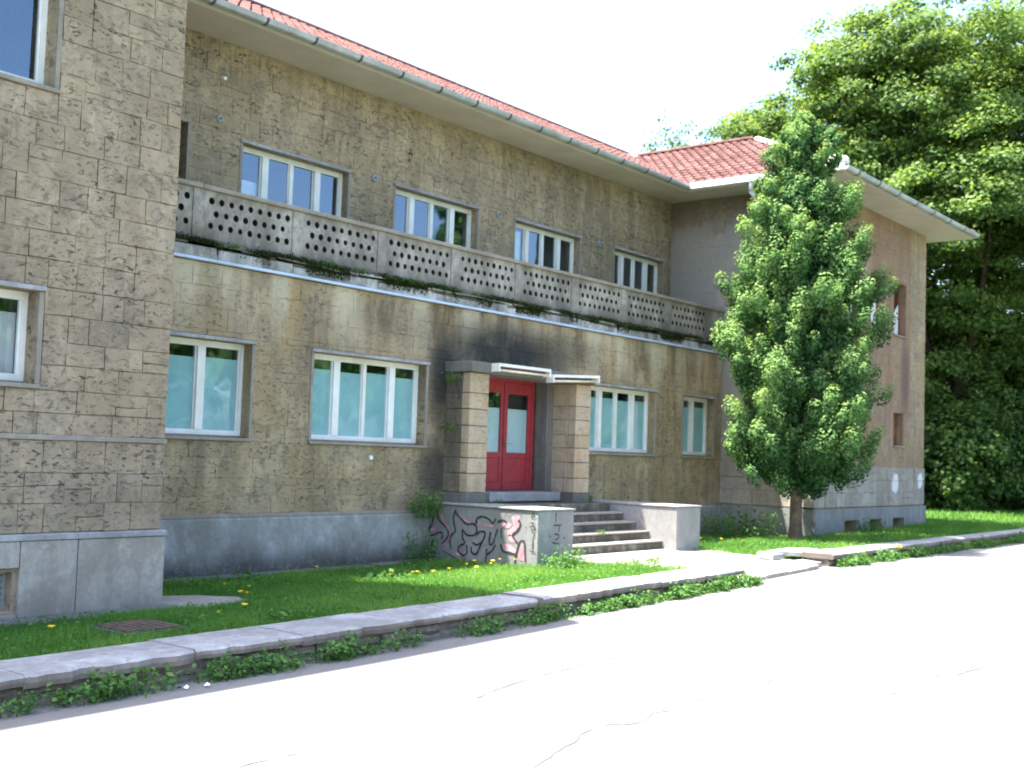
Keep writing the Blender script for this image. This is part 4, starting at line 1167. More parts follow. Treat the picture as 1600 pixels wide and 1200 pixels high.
# ------------------------------------------------------------------ low kerb walls
def kerb_wall(x0, x1, lab, capw):
    W = empty('kerb_wall', ((x0 + x1) / 2, -5, 0), lab, 'low wall')
    # backing
    mb = MB(); n = int((x1 - x0) / 1.0) + 1
    for k in range(n):
        a = x0 + (x1 - x0) * k / n; c = x0 + (x1 - x0) * (k + 1) / n
        mb.hexa([(a, -5.19, road_z(a) - .3), (c, -5.19, road_z(c) - .3), (c, -4.8, road_z(c) - .3), (a, -4.8, road_z(a) - .3), (a, -5.19, wall_top(a) - .09), (c, -5.19, wall_top(c) - .09), (c, -4.8, wall_top(c) - .09), (a, -4.8, wall_top(a) - .09)])
    mb.build('core', MAT['stone_rough'], W)
    # face stones
    x = x0
    bkS = MB()
    while x < x1 - .02:
        w_ = random.uniform(.22, .55); e = min(x1, x + w_); e = x1 if x1 - e < .15 else e
        zb = road_z(x) - .12; zt = wall_top(x) - .105
        H = zt - zb
        rows = [(zb, zb + H * random.uniform(.5, .72)), None]; rows[1] = (rows[0][1], zt)
        for (a, c) in rows:
            if c - a < .04: continue
            yo = -5.19 - random.uniform(.015, .055); j = lambda: random.uniform(-.014, .014)
            mb = MB(); g = .008
            v = [(x + g, -5.18, a + g), (e - g, -5.18, a + g), (e - g, -5.18, c - g), (x + g, -5.18, c - g)]
            mid = [(x + g + j() * .4, yo + .02, a + g), (e - g + j() * .4, yo + .02, a + g), (e - g, yo + .02, c - g + j() * .4), (x + g, yo + .02, c - g + j() * .4)]
            fr = [(x + g + .025 + j(), yo + j(), a + g + .02), (e - g - .025 + j(), yo + j(), a + g + .02), (e - g - .025 + j(), yo + j(), c - g - .02), (x + g + .025 + j(), yo + j(), c - g - .02)]
            f = []
            for k in range(4):
                k2 = (k + 1) % 4; f += [(k, k2, 4 + k2, 4 + k), (4 + k, 4 + k2, 8 + k2, 8 + k)]
            f.append((8, 9, 10, 11))
            mb.poly(v + mid + fr, f, random.random()); mb.build('stone', MAT['stone_rough'], W)
        x = e
    # cap slabs, worn edges
    x = x0 - .03
    while x < x1:
        w_ = random.uniform(.9, 1.6); e = min(x1 + .03, x + w_); e = x1 + .03 if x1 - e < .5 else e
        n = max(3, int((e - x) / .09)); fr = -5.30 + random.uniform(-.02, .015); bk = capw(x) + random.uniform(-.02, .02)
        th = random.uniform(.08, .11); dz = random.uniform(-.010, .010); tn = random.random()
        mb = MB(); rows = []
        for k in range(n + 1):
            xx_ = x + .0025 + (e - x - .005) * k / n
            zt = wall_top(xx_) + dz
            j = random.uniform(-.018, .018) + (random.uniform(.02, .05) if random.random() < .12 else 0)
            rows.append([(xx_, fr + .012 + j, zt - th), (xx_, fr + j, zt - th * .6), (xx_, fr + .004 + j, zt - .022), (xx_, fr + .03 + j, zt + random.uniform(-.003, .002)), (xx_, (fr + bk) / 2, zt + random.uniform(-.002, .004)), (xx_, bk - .02, zt - .003), (xx_, bk + random.uniform(-.01, .01), zt - .03), (xx_, bk, zt - th)])
        m_ = len(rows[0]); vv = [p for r_ in rows for p in r_]
        ff = []
        for k in range(n):
            for i in range(m_ - 1): ff.append((k * m_ + i, (k + 1) * m_ + i, (k + 1) * m_ + i + 1, k * m_ + i + 1))
        ff.append(tuple(range(m_))); ff.append(tuple(n * m_ + i for i in range(m_))[::-1])
        for k in range(n): ff.append((k * m_ + m_ - 1, (k + 1) * m_ + m_ - 1, (k + 1) * m_, k * m_))
        mb.poly(vv, ff, tn); o_ = mb.build('cap_slab', MAT['cap'], W)
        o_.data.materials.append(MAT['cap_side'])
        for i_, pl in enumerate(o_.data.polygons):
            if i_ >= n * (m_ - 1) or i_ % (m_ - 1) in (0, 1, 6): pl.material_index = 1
        x = e
    return W
kerb_wall(-3.0, 15.92, 'long low roadside wall of rough stone with worn grey cap slabs, left of the path opening', lambda x: float(np.interp(x, [4, 7, 9, 12.5, 16], [-4.62, -4.56, -4.6, -4.70, -4.72])))
kerb_wall(19.2, 60.0, 'low roadside wall of rough stone right of the path opening', lambda x: float(np.interp(x, [19, 22, 30], [-4.72, -4.85, -4.9])))
# broken pieces at the opening
brk = [([(19.05, -4.10), (19.75, -4.22), (20.05, -4.62), (19.40, -4.72)], .30, .07, 'tilted broken concrete piece beside the conifer at the path opening'),
       ([(18.55, -4.62), (19.15, -4.75), (19.10, -5.12), (18.60, -5.05)], .17, .08, 'flat broken slab lying at the end of the right roadside wall'),
       ([(18.80, -4.05), (19.02, -4.02), (19.10, -4.42), (18.82, -4.36)], .27, .09, 'small grey rubble lump at the left end of the broken slabs')]
for pts, z, th, lab in brk:
    o = slab_poly('broken_slab', pts, lambda x, y, z=z: z + (x - pts[0][0]) * .06 + (y - pts[0][1]) * .05, th, MAT['cap'], .03)
    tag(o, lab, 'rubble', 'broken concrete at the path opening')
for k, (x, y, lab) in enumerate(((5.95, -5.50, 'crumpled white paper scrap at the wall foot, left of the two'), (6.12, -5.54, 'crumpled white paper scrap at the wall foot, right of the two'))):
    mb = MB(); z = road_z(x) + .006; c = Vector((x, y, z + .012)); v = [c + Vector((random.uniform(.02, .035) * cos(t), random.uniform(.02, .035) * sin(t), random.uniform(-.01, .01))) for t in [i * pi / 4 for i in range(8)]]
    mb.poly(v + [c + Z * .022, c - Z * .01], [(i, (i + 1) % 8, 8) for i in range(8)] + [((i + 1) % 8, i, 9) for i in range(8)])
    tag(mb.build('paper_scrap', MAT['paper_white']), lab, 'litter', 'paper scraps at the wall foot')

# ------------------------------------------------------------------ foliage
def leaf_quads(c, s, n, asp=.55, up=None):
    """rhombic leaves: c centres (n,3), s sizes (n,), n normals (n,3)"""
    k = len(c)
    r_ = rng.normal(size=(k, 3)); nn = n / (np.linalg.norm(n, axis=1, keepdims=True) + 1e-9)
    t = r_ - nn * (r_ * nn).sum(1, keepdims=True); t /= np.linalg.norm(t, axis=1, keepdims=True) + 1e-9
    if up is not None:
        t = t * (1 - up[1]) + np.array(up[0]) * up[1]; t /= np.linalg.norm(t, axis=1, keepdims=True) + 1e-9
    b_ = np.cross(nn, t)
    s = s[:, None]
    v = np.stack([c - t * s * .5, c + b_ * s * asp * .5 + nn * s * .06, c + t * s * .5, c - b_ * s * asp * .5 + nn * s * .06], 1)
    return v.reshape(-1, 3)

def build_conifer(x, y, z0, H):
    T = empty('conifer_tree', (x, y, z0), 'dense green conifer with ragged crown and bare trunk in front of the right wing', 'tree')
    mb = MB(); pts = [(x, y, z0 - .2), (x + .01, y, z0 + .5), (x + .03, y + .01, z0 + 1.4), (x + .06, y, z0 + 4), (x + .1, y, z0 + H * .93)]
    rs = [.18, .13, .11, .07, .02]
    for i in range(4): mb.cyl(pts[i], pts[i + 1], rs[i], rs[i + 1], 12, cap=False)
    tr = mb.build('trunk', MAT['bark'], T, smooth=True)
    prof_z = np.array([1.3, 1.6, 2.2, 3.0, 4.2, 5.1, 6.2, 7.2, 7.8, 8.4, 8.8]); prof_r = np.array([.15, .6, 1.22, 1.46, 1.40, 1.28, 1.08, .82, .66, .50, .16])
    C = []; S = []; Nn = []; To = []
    br = MB()
    nb = 265
    for k in range(nb):
        zt = 1.6 + (8.85 - 1.6) * ((k + .5) / nb) ** 1.1
        R0 = float(np.interp(zt, prof_z, prof_r))
        an = k * 2.399963 + rng.normal() * .3
        lump = 1 + .20 * sin(an * 2 + zt * 2.1) + .16 * sin(an * 5 - zt * 3.3)
        rad = R0 * lump * rng.uniform(.62, 1.26)
        if rng.random() < .2: rad *= rng.uniform(.4, .75)
        zr = max(1.15, zt - rad * rng.uniform(.25, .6))
        tip = np.array([x + cos(an) * rad, y + sin(an) * rad, z0 + zt])
        root = np.array([x + .03, y, z0 + zr])
        if k % 2 == 0: br.cyl(root, root + (tip - root) * .8, .022, .006, 5, cap=False)
        dr = tip - root; L = np.linalg.norm(dr); dr /= L
        bt = rng.normal(.42, .10)
        for q in range(6):
            f_ = 1 - q * .13 if q < 4 else rng.uniform(.25, .6)
            spread = .10 + .16 * (1 - f_) + .10 * (q % 2)
            c0 = root + dr * L * f_ + rng.normal(size=3) * spread * min(1, R0)
            sc = rng.uniform(.13, .24) * (1 if zt < 7.4 else .7)
            m_ = int(175 * (sc / .17) ** 1.7)
            p = rng.normal(size=(m_, 3)); p /= np.linalg.norm(p, axis=1, keepdims=True); rr_ = rng.random((m_, 1)) ** .35; p = p * rr_
            ax = dr * .55 + np.array([0, 0, .7]); ax /= np.linalg.norm(ax)
            al = (p @ ax)[:, None]
            pos = c0 + (p + ax * al * .8) * sc
            C.append(pos); S.append(rng.uniform(.045, .085, m_)); Nn.append(p * 1.6 + np.array([0, 0, .25]) + rng.normal(size=(m_, 3)) * .22)
            To.append(np.clip(bt + rng.normal() * .07 + .30 * p[:, 2] + .25 * al[:, 0] + .2 * (f_ - .8) + rng.normal(size=m_) * .10, 0, 1))  # paler tone on tuft tops and tips imitates sunlit foliage
    C = np.concatenate(C); S = np.concatenate(S); Nn = np.concatenate(Nn); To = np.concatenate(To)
    ok = ~((C[:, 0] > XR0 - .06) & (C[:, 1] > YL - .06))
    C, S, Nn, To = C[ok], S[ok], Nn[ok], To[ok]
    br.build('branch', MAT['bark'], T)
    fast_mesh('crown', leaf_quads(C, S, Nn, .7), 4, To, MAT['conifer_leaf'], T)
build_conifer(22.7, -2.95, .12, 8.8)

def broadleaf(name, x, y, z0, lobes, trunk_h, tr_r, nclu, nleaf, lsize, mat, lab, cat='tree', group=None, shelf=.5, clu=(.55, 1.05), tonemean=.58, bark='bark_dark', inner=0.38):
    T = empty(name, (x, y, z0), lab, cat, group)
    mb = MB(); mb.cyl((x, y, z0 - .4), (x + .1, y, z0 + trunk_h), tr_r, tr_r * .7, 10, cap=False)
    zt = z0 + trunk_h
    for (lx_, ly_, lz_, rx_, ry_, rz_) in lobes:
        a = Vector((x + .1, y, zt - .3)); c = Vector((lx_, ly_, lz_)); m = a.lerp(c, .5) + Vector((random.uniform(-.5, .5), random.uniform(-.5, .5), .4))
        mb.cyl(a, m, tr_r * .5, tr_r * .32, 7, cap=False); mb.cyl(m, c, tr_r * .32, tr_r * .1, 7, cap=False)
        for q in range(5):
            e = c + Vector((random.uniform(-1, 1) * rx_, random.uniform(-1, 1) * ry_, random.uniform(-.4, .9) * rz_)) * .75
            mb.cyl(m.lerp(c, random.random()), e, tr_r * .12, .02, 5, cap=False)
    mb.build('trunk', MAT[bark], T, smooth=True)
    vol = np.array([l[3] * l[4] + l[4] * l[5] + l[3] * l[5] for l in lobes]); pr_ = vol / vol.sum()
    C = []; S = []; Nn = []; To = []
    for k in range(nclu):
        l = lobes[rng.choice(len(lobes), p=pr_)]
        d = rng.normal(size=3); d /= np.linalg.norm(d)
        if d[2] < -.35 and rng.random() < .5: d[2] *= -.5
        ang = math.atan2(d[1], d[0])
        rr = (rng.uniform(.84, 1.08) if rng.random() > inner else rng.uniform(.4, .85)) * (1 + .09 * sin(ang * 5 + d[2] * 6 + l[0]))
        c0 = np.array(l[:3]) + d * np.array(l[3:]) * rr
        sc = rng.uniform(*clu); m_ = int(nleaf * rng.uniform(.6, 1.3))
        p = rng.normal(size=(m_, 3)); p /= np.linalg.norm(p, axis=1, keepdims=True); p *= rng.random((m_, 1)) ** .5
        # drooping shelf, tilted outwards
        out = np.array([d[0], d[1], 0.0])
        pos = c0 + p * sc * np.array([1, 1, shelf])
        pos[:, 2] -= ((p[:, :2] @ out[:2]) * sc * .28)
        C.append(pos); S.append(rng.uniform(.7, 1.3, m_) * lsize)
        Nn.append(np.array([0, 0, .6]) + d * .5 + p * .5 + rng.normal(size=(m_, 3)) * .55)
        t0 = rng.normal(tonemean, .13)
        To.append(np.clip(t0 + .3 * p[:, 2] + rng.normal(size=m_) * .13, 0, 1))
    C = np.concatenate(C); S = np.concatenate(S); Nn = np.concatenate(Nn); To = np.concatenate(To)
    ok = ~((C[:, 0] > XL0 - 1.2) & (C[:, 0] < XW + .3) & (C[:, 1] > EL - .2) & (C[:, 1] < YE + .3) & (C[:, 2] < 11.0))
    C, S, Nn, To = C[ok], S[ok], Nn[ok], To[ok]
    fast_mesh('crown', leaf_quads(C, S, Nn, .75), 4, To, MAT[mat], T)
    return T
# the big lime trees to the right of the building
broadleaf('lime_tree', 45.5, 1.5, .45, [(43.9, 1.3, 15.2, 5.4, 5.2, 4.6), (42.0, 3.6, 12.4, 3.2, 3.2, 3.0), (43.0, -.8, 10.9, 5.0, 4.4, 3.2), (46.0, 1.6, 6.6, 4.0, 3.8, 3.2), (42.6, 3.2, 15.2, 3.8, 3.8, 3.4), (47, 3.2, 10, 5, 5, 6), (47, 1.4, 3.4, 3.6, 3.4, 2.4)],
          3.5, .5, 1500, 170, .155, 'tree_leaf', 'largest lime tree, its tall bright green crown right behind the end of the building')
broadleaf('lime_tree', 41.5, 8.0, .5, [(41.9, 6.6, 13.4, 3.0, 3.0, 2.6), (40.6, 8.0, 11.4, 2.3, 2.2, 2.4), (42.6, 7, 10, 3.6, 3.4, 3.6), (41, 5, 7, 3, 3, 4)],
          5, .35, 620, 170, .155, 'tree_leaf', 'lower yellow-green lime tree showing above the tiled roof of the right wing', tonemean=.56)
broadleaf('lime_tree', 49.5, -1.5, .45, [(48.5, -1.2, 15.6, 4.4, 4.2, 4.6), (47.6, -2.6, 10.9, 4.4, 3.8, 3.4), (50.8, -.4, 6.2, 3.8, 3.2, 3.2), (51.2, -.4, 3.2, 3.4, 3.0, 2.4)],
          3.5, .42, 1050, 165, .155, 'tree_leaf', 'lime tree at the right edge of the picture, crown down to the lawn')
broadleaf('young_tree', 63.5, 25, .5, [(63.5, 24.5, 20.3, 2.6, 2.6, 3.4), (66, 21.5, 18, 2.4, 2.4, 2.8), (62.0, 26.5, 16.5, 3, 3, 3)],
          12, .22, 130, 26, .22, 'far_leaf', 'thin pale distant tree with sparse leaves behind the tiled roof', shelf=1, clu=(.5, .9))
# shrubs below the limes, leaf tone lowered to imitate the crown shade
for k, (x, y, r_, h, lab) in enumerate(((43.4, .6, 2.0, 3.6, 'dark shrub hiding the trunk of the largest lime tree'), (43.6, 3.4, 2.2, 4.2, 'dark shrub at the foot of the largest lime tree'), (46.4, -1.6, 2.3, 3.6, 'dark shrub under the overhanging crown near the lawn'), (54, 3.5, 3.4, 4.6, 'tall dark shrub in the shade just right of the wing corner'), (53.5, -.8, 3.0, 3.6, 'dark shrub in the middle of the shaded thicket'),
                                        (58, -3.6, 3.2, 4.2, 'dark shrub at the right end of the shaded thicket'), (60, 3.5, 4.2, 6.5, 'tall shrub at the back of the thicket'))):
    broadleaf('shrub', x, y, .45, [(x, y, .5 + h * .45, r_, r_, h * .55)], 1.0, .12, 210, 110, .17, 'tree_leaf', lab, 'shrub', 'shrubs below the lime trees', shelf=.8, clu=(.5, .9), tonemean=.35)
# wood behind that closes the view under the crowns
C = []; To = []
n = 52000
xx = rng.uniform(62, 74, n); yy_ = rng.uniform(-26, 34, n)
hh = 5.5 + 1.8 * np.sin(yy_ * .5) + 1.1 * np.sin(yy_ * 1.3 + 1)
zz_ = rng.random(n) ** .8 * (hh + (xx - 62) * .25)
C = np.stack([xx, yy_, zz_ + .4], 1)
o = fast_mesh('far_wood', leaf_quads(C, rng.uniform(.3, .55, n), rng.normal(size=(n, 3)) + np.array([0, 0, .8]), .7), 4, np.clip(rng.normal(.35, .16, n), 0, 1), MAT['tree_leaf'])
tag(o, 'dark wood closing the view beyond the lawn', 'wood', None, 'stuff')

for k, (x, y, h, lab) in enumerate(((24, -36, 10, 'round tree across the road, nearest of the row'), (35, -38, 12, 'second tree of the row across the road'), (47, -37, 11, 'third tree of the row across the road'), (60, -39, 13, 'fourth tree of the row across the road'), (75, -38, 12, 'farthest tree of the row across the road'))):
    broadleaf('roadside_tree', x, y, -.3, [(x, y, h * .62, 5.2, 4, h * .38), (x + 3, y + 1, h * .45, 3.6, 3, h * .3)], 3, .3, 150, 60, .5, 'tree_leaf', lab, 'tree', 'trees across the road', clu=(.9, 1.5))
# grass ------------------------------------------------------------
def keepout(P):
    x, y = P[:, 0], P[:, 1]
    bad = (y > -.42) & (x > XL1) & (x < XR0)
    bad |= (x < 7.95) & (y > YL - .40)
    bad |= (x > XR0 - .08) & (x < XR1 + .06) & (y > YL - .06)
    bad |= (x > 14.68) & (x < 19.84) & (y > CY - .02)
    bad |= (x > 15.38) & (x < 19.3) & (y < -2.2)
    bad |= (x > 6.30) & (x < 6.96) & (y > -4.12) & (y < -3.5)
    bad |= ((x - 8.35) / .62) ** 2 + ((y + 2.28) / .60) ** 2 < 1
    cb = np.interp(x, [4, 7, 9, 12.5, 16, 19.2, 22, 30], [-4.66, -4.60, -4.64, -4.74, -4.76, -4.74, -4.87, -4.92])
    bad |= (y < cb)
    return ~bad
def worn(P):
    v = np.sin(P[:, 0] * 2.1 + 1.7 * np.sin(P[:, 1] * 1.9)) * np.sin(P[:, 1] * 3.3 + 1.2 * np.sin(P[:, 0] * 1.3 + 2)) + .35 * np.sin(P[:, 0] * 9 + P[:, 1] * 5)
    return rng.random(len(P)) < np.clip(1.25 - 1.0 * (v > .75) + .1, 0.22, 1)
def grass(n, x0, x1, y0, y1, h, w_, fn):
    P = np.stack([rng.uniform(x0, x1, n), rng.uniform(y0, y1, n)], 1)
    P = P[fn(P)]
    P = P[worn(P)]
    n = len(P)
    cl = .5 + .5 * np.sin(P[:, 0] * 3.1 + np.sin(P[:, 1] * 2.3) * 2) * np.sin(P[:, 1] * 3.7 + P[:, 0])
    z = np.array([yard_z(a, min(b_, 0)) for a, b_ in P])
    H = h * rng.uniform(.45, 1.25, n) * (.7 + .6 * cl)
    a = rng.uniform(0, 2 * pi, n); le = rng.normal(size=(n, 2)) * .45
    base = np.stack([P[:, 0], P[:, 1], z - .01], 1)
    dx = np.stack([np.cos(a), np.sin(a), np.zeros(n)], 1) * (w_ * rng.uniform(.6, 1.3, n))[:, None]
    tip = base + np.stack([le[:, 0] * H, le[:, 1] * H, H], 1)
    v = np.stack([base - dx, base + dx, tip], 1).reshape(-1, 3)
    return v, np.clip(rng.normal(.5, .18, n) + .45 * (cl - .5) + .25 * np.sin(P[:, 0] * .9 + 2) * np.sin(P[:, 1] * 1.3 + P[:, 0] * .4), 0, 1)
V1, T1 = grass(150000, 4.0, 15.5, -5.0, 0, .085, .0055, keepout)
V2, T2 = grass(70000, 15.3, 34, -5.0, 0, .10, .008, keepout)
V3, T3 = grass(45000, 31.9, 62, -5.0, 14, .12, .02, keepout)
o = fast_mesh('grass', np.concatenate([V1, V2, V3]), 3, np.concatenate([T1, T2, T3]), MAT['grass_leaf'])
tag(o, 'short green lawn grass between the building and the roadside wall', 'grass', None, 'stuff')
# clover and small broad leaves among the grass
n = 26000; P = np.stack([rng.uniform(4, 26, n), rng.uniform(-4.9, 0, n)], 1); P = P[keepout(P)]
dens = (.5 + .5 * np.sin(P[:, 0] * 1.7 + 1.3) * np.sin(P[:, 1] * 2.1 + P[:, 0] * .6)) + np.clip((-P[:, 1] - 3.2), 0, 1) * .4 + (P[:, 1] > -1.2) * .35
P = P[rng.random(len(P)) < dens]
n = len(P); zc_ = np.array([yard_z(a, b_) for a, b_ in P]) + rng.uniform(.03, .09, n)
C = np.stack([P[:, 0], P[:, 1], zc_], 1)
o = fast_mesh('clover', leaf_quads(C, rng.uniform(.022, .055, n), np.array([0, 0, 1.0]) + rng.normal(size=(n, 3)) * .35, .8), 4, np.clip(rng.normal(.5, .2, n), 0, 1), MAT['weed_leaf'])
tag(o, 'clover and broad weeds mixed into the lawn', 'ground cover', None, 'stuff')

n = 15000; xs_ = np.concatenate([rng.uniform(4, 16.3, n), rng.uniform(19.2, 34, n)])
dn = .5 + .5 * np.sin(xs_ * 2.9 + 1) * np.sin(xs_ * 1.3); keep = rng.random(len(xs_)) < np.where(xs_ > 12, dn * .8 + .3, np.clip(dn * 1.3 - .55, 0.03, .8)); xs_ = xs_[keep]; n = len(xs_)
hz_ = rng.random(n) ** 1.8 * (.06 + .12 * dn[keep])
C = np.stack([xs_, -5.32 - rng.random(n) ** 1.5 * (.16 - hz_ * .5), np.array([road_z(a) for a in xs_]) + hz_ + .01], 1)
o = fast_mesh('weed_strip', leaf_quads(C, rng.uniform(.018, .05, n), rng.normal(size=(n, 3)) * .6 + np.array([0, -.2, .8]), .7), 4, np.clip(rng.normal(.45, .2, n), 0, 1), MAT['weed_leaf'])
tag(o, 'low mixed weeds growing in the crack between road and wall', 'ground cover', None, 'stuff')
# leafy weeds: one thing per clump ---------------------------------
def weed(x, y, z, rx, ry, h, n, ls, lab, group, out=None, name='weed', mat='weed_leaf', cat='weed', hang=False, asp=.6):
    T = empty(name, (x, y, z), lab, cat, group)
    nst = max(4, n // 9); C = []; S = []; Nn = []; To = []
    st = MB()
    for k in range(nst):
        a = rng.uniform(0, 2 * pi); r_ = math.sqrt(rng.random())
        bx, by = x + cos(a) * r_ * rx * .6, y + sin(a) * r_ * ry * .6
        hh = h * rng.uniform(.5, 1.05) * (1 - .45 * r_)
        tx, ty, tz = x + cos(a) * r_ * rx, y + sin(a) * r_ * ry, z + (hh if not hang else -hh)
        st.cyl((bx, by, z - .01), (tx, ty, tz), .004, .002, 4, cap=False)
        m_ = max(4, n // nst)
        f_ = rng.uniform(.25, 1.05, m_)
        c = np.stack([bx + (tx - bx) * f_, by + (ty - by) * f_, z + (tz - z) * f_], 1) + rng.normal(size=(m_, 3)) * np.array([ls * .7, ls * .7, ls * .4])
        C.append(c); S.append(rng.uniform(.6, 1.3, m_) * ls)
        nn = np.array([cos(a) * .4, sin(a) * .4 - (.3 if y < -5 else 0), 1.0]) + rng.normal(size=(m_, 3)) * .5
        Nn.append(nn); To.append(np.clip(rng.normal(.5, .2, m_) + .2 * (f_ - .6), 0, 1))
    st.build('stem', MAT['weed_leaf'], T)
    C = np.concatenate(C)
    if out is not None: C[:, 1] = np.minimum(C[:, 1], out)
    fast_mesh('leaf', leaf_quads(C, np.concatenate(S), np.concatenate(Nn), asp), 4, np.concatenate(To), MAT[mat], T)
G1 = 'weeds at the foot of the roadside wall'
wx = [(4.55, .22, .20, 'yellow-green tuft at the wall foot at the left picture edge'), (5.15, .38, .20, 'leafy weeds at the wall foot, second clump from the left'), (5.62, .42, .26, 'largest broad-leaved weed clump at the wall foot, left of the paper scraps'),
      (6.42, .26, .22, 'weed clump at the wall foot just right of the paper scraps'), (7.0, .34, .2, 'weed clump at the wall foot below the manhole cover'), (7.9, .42, .24, 'weed clump at the wall foot below the shaded end of the lawn'), (8.6, .3, .2, 'short weeds at the wall foot where the sunlit lawn starts'),
      (9.9, .42, .20, 'weed clump at the wall foot left of the graffiti wall'), (10.7, .40, .18, 'weed clump at the wall foot in line with the graffiti'), (11.9, .35, .16, 'small weeds at the wall foot before the road shadow ends'), (12.9, .42, .20, 'sunlit weeds at the wall foot in line with the stairs'),
      (14.0, .45, .22, 'tall sunlit weed at the wall foot in line with the right cheek wall'), (15.0, .36, .24, 'bright weed close to the right end of the long wall'), (15.85, .3, .18, 'weed wrapped round the right end of the long wall')]
for x, r_, h, lab in wx:
    weed(x, -5.41, road_z(x), r_ * 1.05, .10, h * 1.2, random.choice((150, 210, 270)), random.choice((.04, .055, .065)), lab, G1)
G2 = 'weeds along the right roadside wall'
for x, r_, lab in ((19.9, .5, 'weed at the left end of the right wall'), (21.3, .6, 'weed clump left of the marigold on the right wall'), (22.9, .6, 'weed clump right of the marigold on the right wall'), (24.6, .7, 'tall weed clump just left of the road shadow'), (27.0, .6, 'bright weeds beside the road shadow'), (29.5, .7, 'last weed clump before the right picture edge')):
    weed(x, -5.45, road_z(x), r_, .12, .26, 190, .07, lab, G2)
weed(14.55, -3.05, .06, .48, .34, .5, 520, .06, 'bushy green shrub at the front corner of the graffiti wall', None, name='bush', cat='bush')
weed(16.0, -3.6, .2, .5, .3, .1, 160, .05, 'flat weeds on the path slabs in front of the stairs', None)
weed(14.35, -.35, .75, .40, .25, .62, 420, .065, 'leafy plant growing behind the graffiti wall against the porch', None, name='bush', cat='bush', out=-.05)
weed(14.2, -.42, .0, .5, .22, .75, 300, .06, 'dark weeds in the corner between plinth and graffiti wall', None)
weed(18.9, -.32, .96, .22, .16, .26, 130, .045, 'small plant at the foot of the right porch pillar', None)
weed(15.55, -.72, .96, .35, .1, .16, 110, .035, 'dry plant at the foot of the left porch pillar', None)
weed(14.98, -.25, 3.0, .10, .22, .26, 90, .05, 'upper ivy tuft on the side of the left porch pillar', 'ivy tufts on the left pillar', out=None, name='ivy', cat='ivy')
weed(14.98, -.22, 2.2, .09, .18, .22, 70, .045, 'lower ivy tuft on the side of the left porch pillar', 'ivy tufts on the left pillar', name='ivy', cat='ivy')
weed(17.35, -1.8, .49, .10, .06, .13, 40, .035, 'tiny weed growing on the second step of the stairs', None)
weed(23.6, -1.2, .15, 1.1, .9, .95, 650, .09, 'dark undergrowth behind the conifer trunk in the wing corner', None, name='undergrowth', cat='undergrowth')
weed(21.4, -.6, .15, .9, .4, .55, 350, .08, 'dark weeds along the wall left of the conifer', None)
weed(27.2, -2.75, .22, .7, .25, .5, 220, .07, 'tall grassy weeds in front of the first basement grille', None)
G3 = 'plants on the balcony ledge'
for x, r_, h, n, lab in ((10.35, .22, .07, 60, 'small green tuft on the ledge under the second parapet panel'), (12.25, .38, .13, 150, 'bright plant on the ledge below the first upper window'), (12.95, .25, .10, 90, 'green plant on the ledge right of the brightest one'),
                         (14.0, .5, .10, 160, 'mossy plants on the ledge under the fourth parapet panel'), (15.0, .3, .10, 90, 'green plants on the ledge left of the porch'), (15.9, .34, .10, 110, 'trailing plants on the ledge above the porch')):
    weed(x, -.06, 4.60, r_, .045, h, n, .035, lab, G3, name='ledge_plant', cat='plant')
weed(11.9, -1.9, .0, .3, .2, .14, 60, .10, 'broad grey-green leaves in the shaded lawn', None, asp=.8)
for x, y, lab in ((7.9, -4.25, 'light green leaf rosette beside the cap slabs'), (10.3, -.75, 'pale leaf rosette near the middle plinth')):
    weed(x, y, yard_z(x, y) + .02, .12, .1, .08, 26, .10, lab, None, asp=.7)
# moss on the ledge
n = 34000; xs_ = rng.uniform(XL1 + .1, XR0 - .1, n)
keep = (np.sin(xs_ * 2.3) + np.sin(xs_ * 5.1 + 1) * .7 + rng.normal(size=n) * .5) > -.5; xs_ = xs_[keep]; n = len(xs_)
C = np.stack([xs_, rng.uniform(-.085, .0, n), 4.60 + np.abs(rng.normal(size=n)) * .03 - rng.random(n) ** 2.5 * .17 * (np.sin(xs_ * 3.7) > -.3)], 1)
low = C[:, 2] < 4.58; C[low, 1] = rng.uniform(-.045, -.032, low.sum())
o = fast_mesh('moss', leaf_quads(C, rng.uniform(.02, .045, n), rng.normal(size=(n, 3)) + np.array([0, -.3, 1]), .8), 4, rng.random(n), MAT['moss_leaf'], B); o['kind'] = 'stuff'

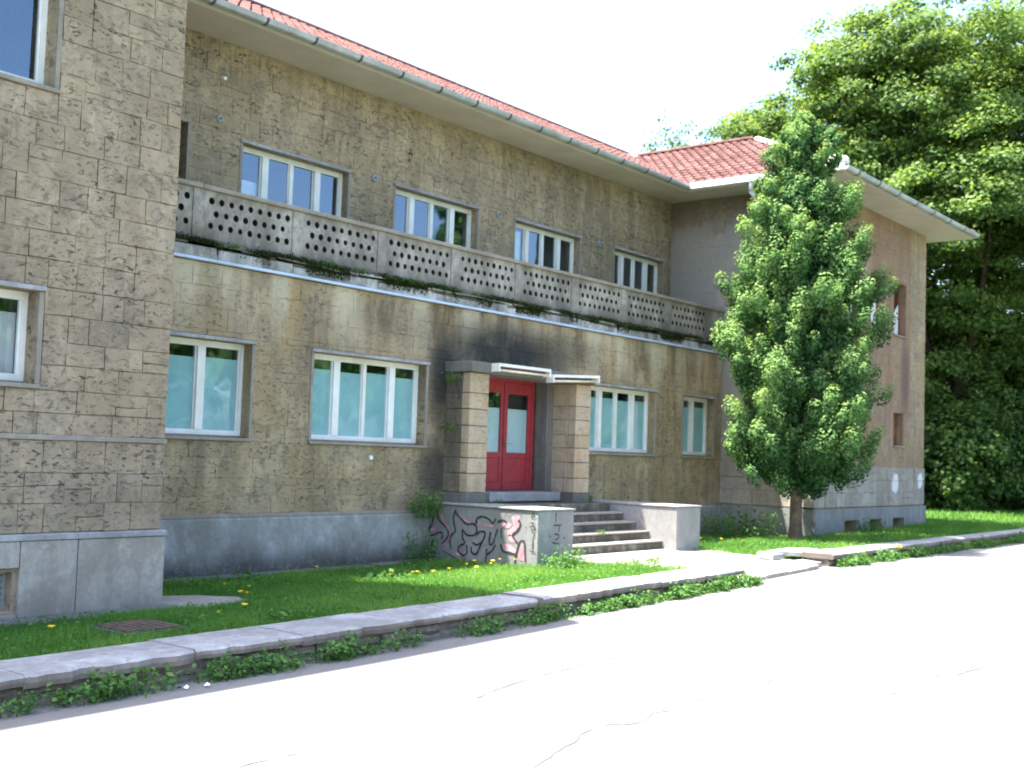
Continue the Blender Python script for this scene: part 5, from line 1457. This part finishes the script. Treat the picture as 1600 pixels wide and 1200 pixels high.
# dandelions -------------------------------------------------------
fl = [(9.17, -1.81), (8.77, -2.67), (8.7, -2.83), (7.81, -3.88), (7.39, -4.0), (5.69, -3.89), (14.0, -1.72), (14.43, -1.83), (14.6, -2.0), (13.13, -2.49), (12.17, -2.55), (12.13, -2.23), (14.08, -2.01), (11.91, -2.38), (11.65, -.7), (12.51, -2.49), (11.52, -2.31), (20.96, -1.74), (21.2, -2.04), (20.46, -2.92), (9.21, -2.24), (13.4, -2.05), (13.7, -2.3)]
proto = None
for x, y in fl:
    z = yard_z(x, y); h = .13
    if proto is None:
        proto = empty('dandelion', (0, 0, 0)); P0 = proto
        mb = MB(); mb.cyl((0, 0, 0), (.008, 0, h), .003, .0025, 5, cap=False); st_ = mb.build('stem', MAT['weed_leaf'], P0)
        mb = MB()
        for k in range(14):
            a = k * 2 * pi / 14; r_ = .03
            mb.face([(.008, 0, h - .004), (.008 + r_ * cos(a - .2), r_ * sin(a - .2), h + .008), (.008 + r_ * 1.12 * cos(a), r_ * 1.12 * sin(a), h + .006), (.008 + r_ * cos(a + .2), r_ * sin(a + .2), h + .008)])
        mb.cyl((.008, 0, h - .008), (.008, 0, h + .012), .014, .012, 8); fh_ = mb.build('flower', MAT['yellow_petal'], P0); cur = proto
    else:
        cur = proto.copy(); COL.objects.link(cur)
        for ch in (st_, fh_):
            c2 = ch.copy(); COL.objects.link(c2); c2.parent = cur
    cur.location = (x, y, z + random.uniform(-.01, .02)); cur.rotation_euler = (random.uniform(-.2, .2), random.uniform(-.2, .2), random.uniform(0, 6))
    tag(cur, 'yellow dandelion flower standing in the lawn', 'flower', 'dandelions scattered in the lawn')
weed(21.9, -5.36, road_z(22) + .05, .08, .05, .15, 20, .04, 'orange marigold on the face of the right wall', None, name='marigold', cat='flower', mat='weed_leaf')
mb = MB(); c = Vector((21.9, -5.40, road_z(22) + .21)); mb.cyl(c, c + Vector((0, -.02, .04)), .03, .05, 9)
mo = bpy.data.objects.get('marigold'); mb.build('flower', MAT['yellow_petal'], mo)
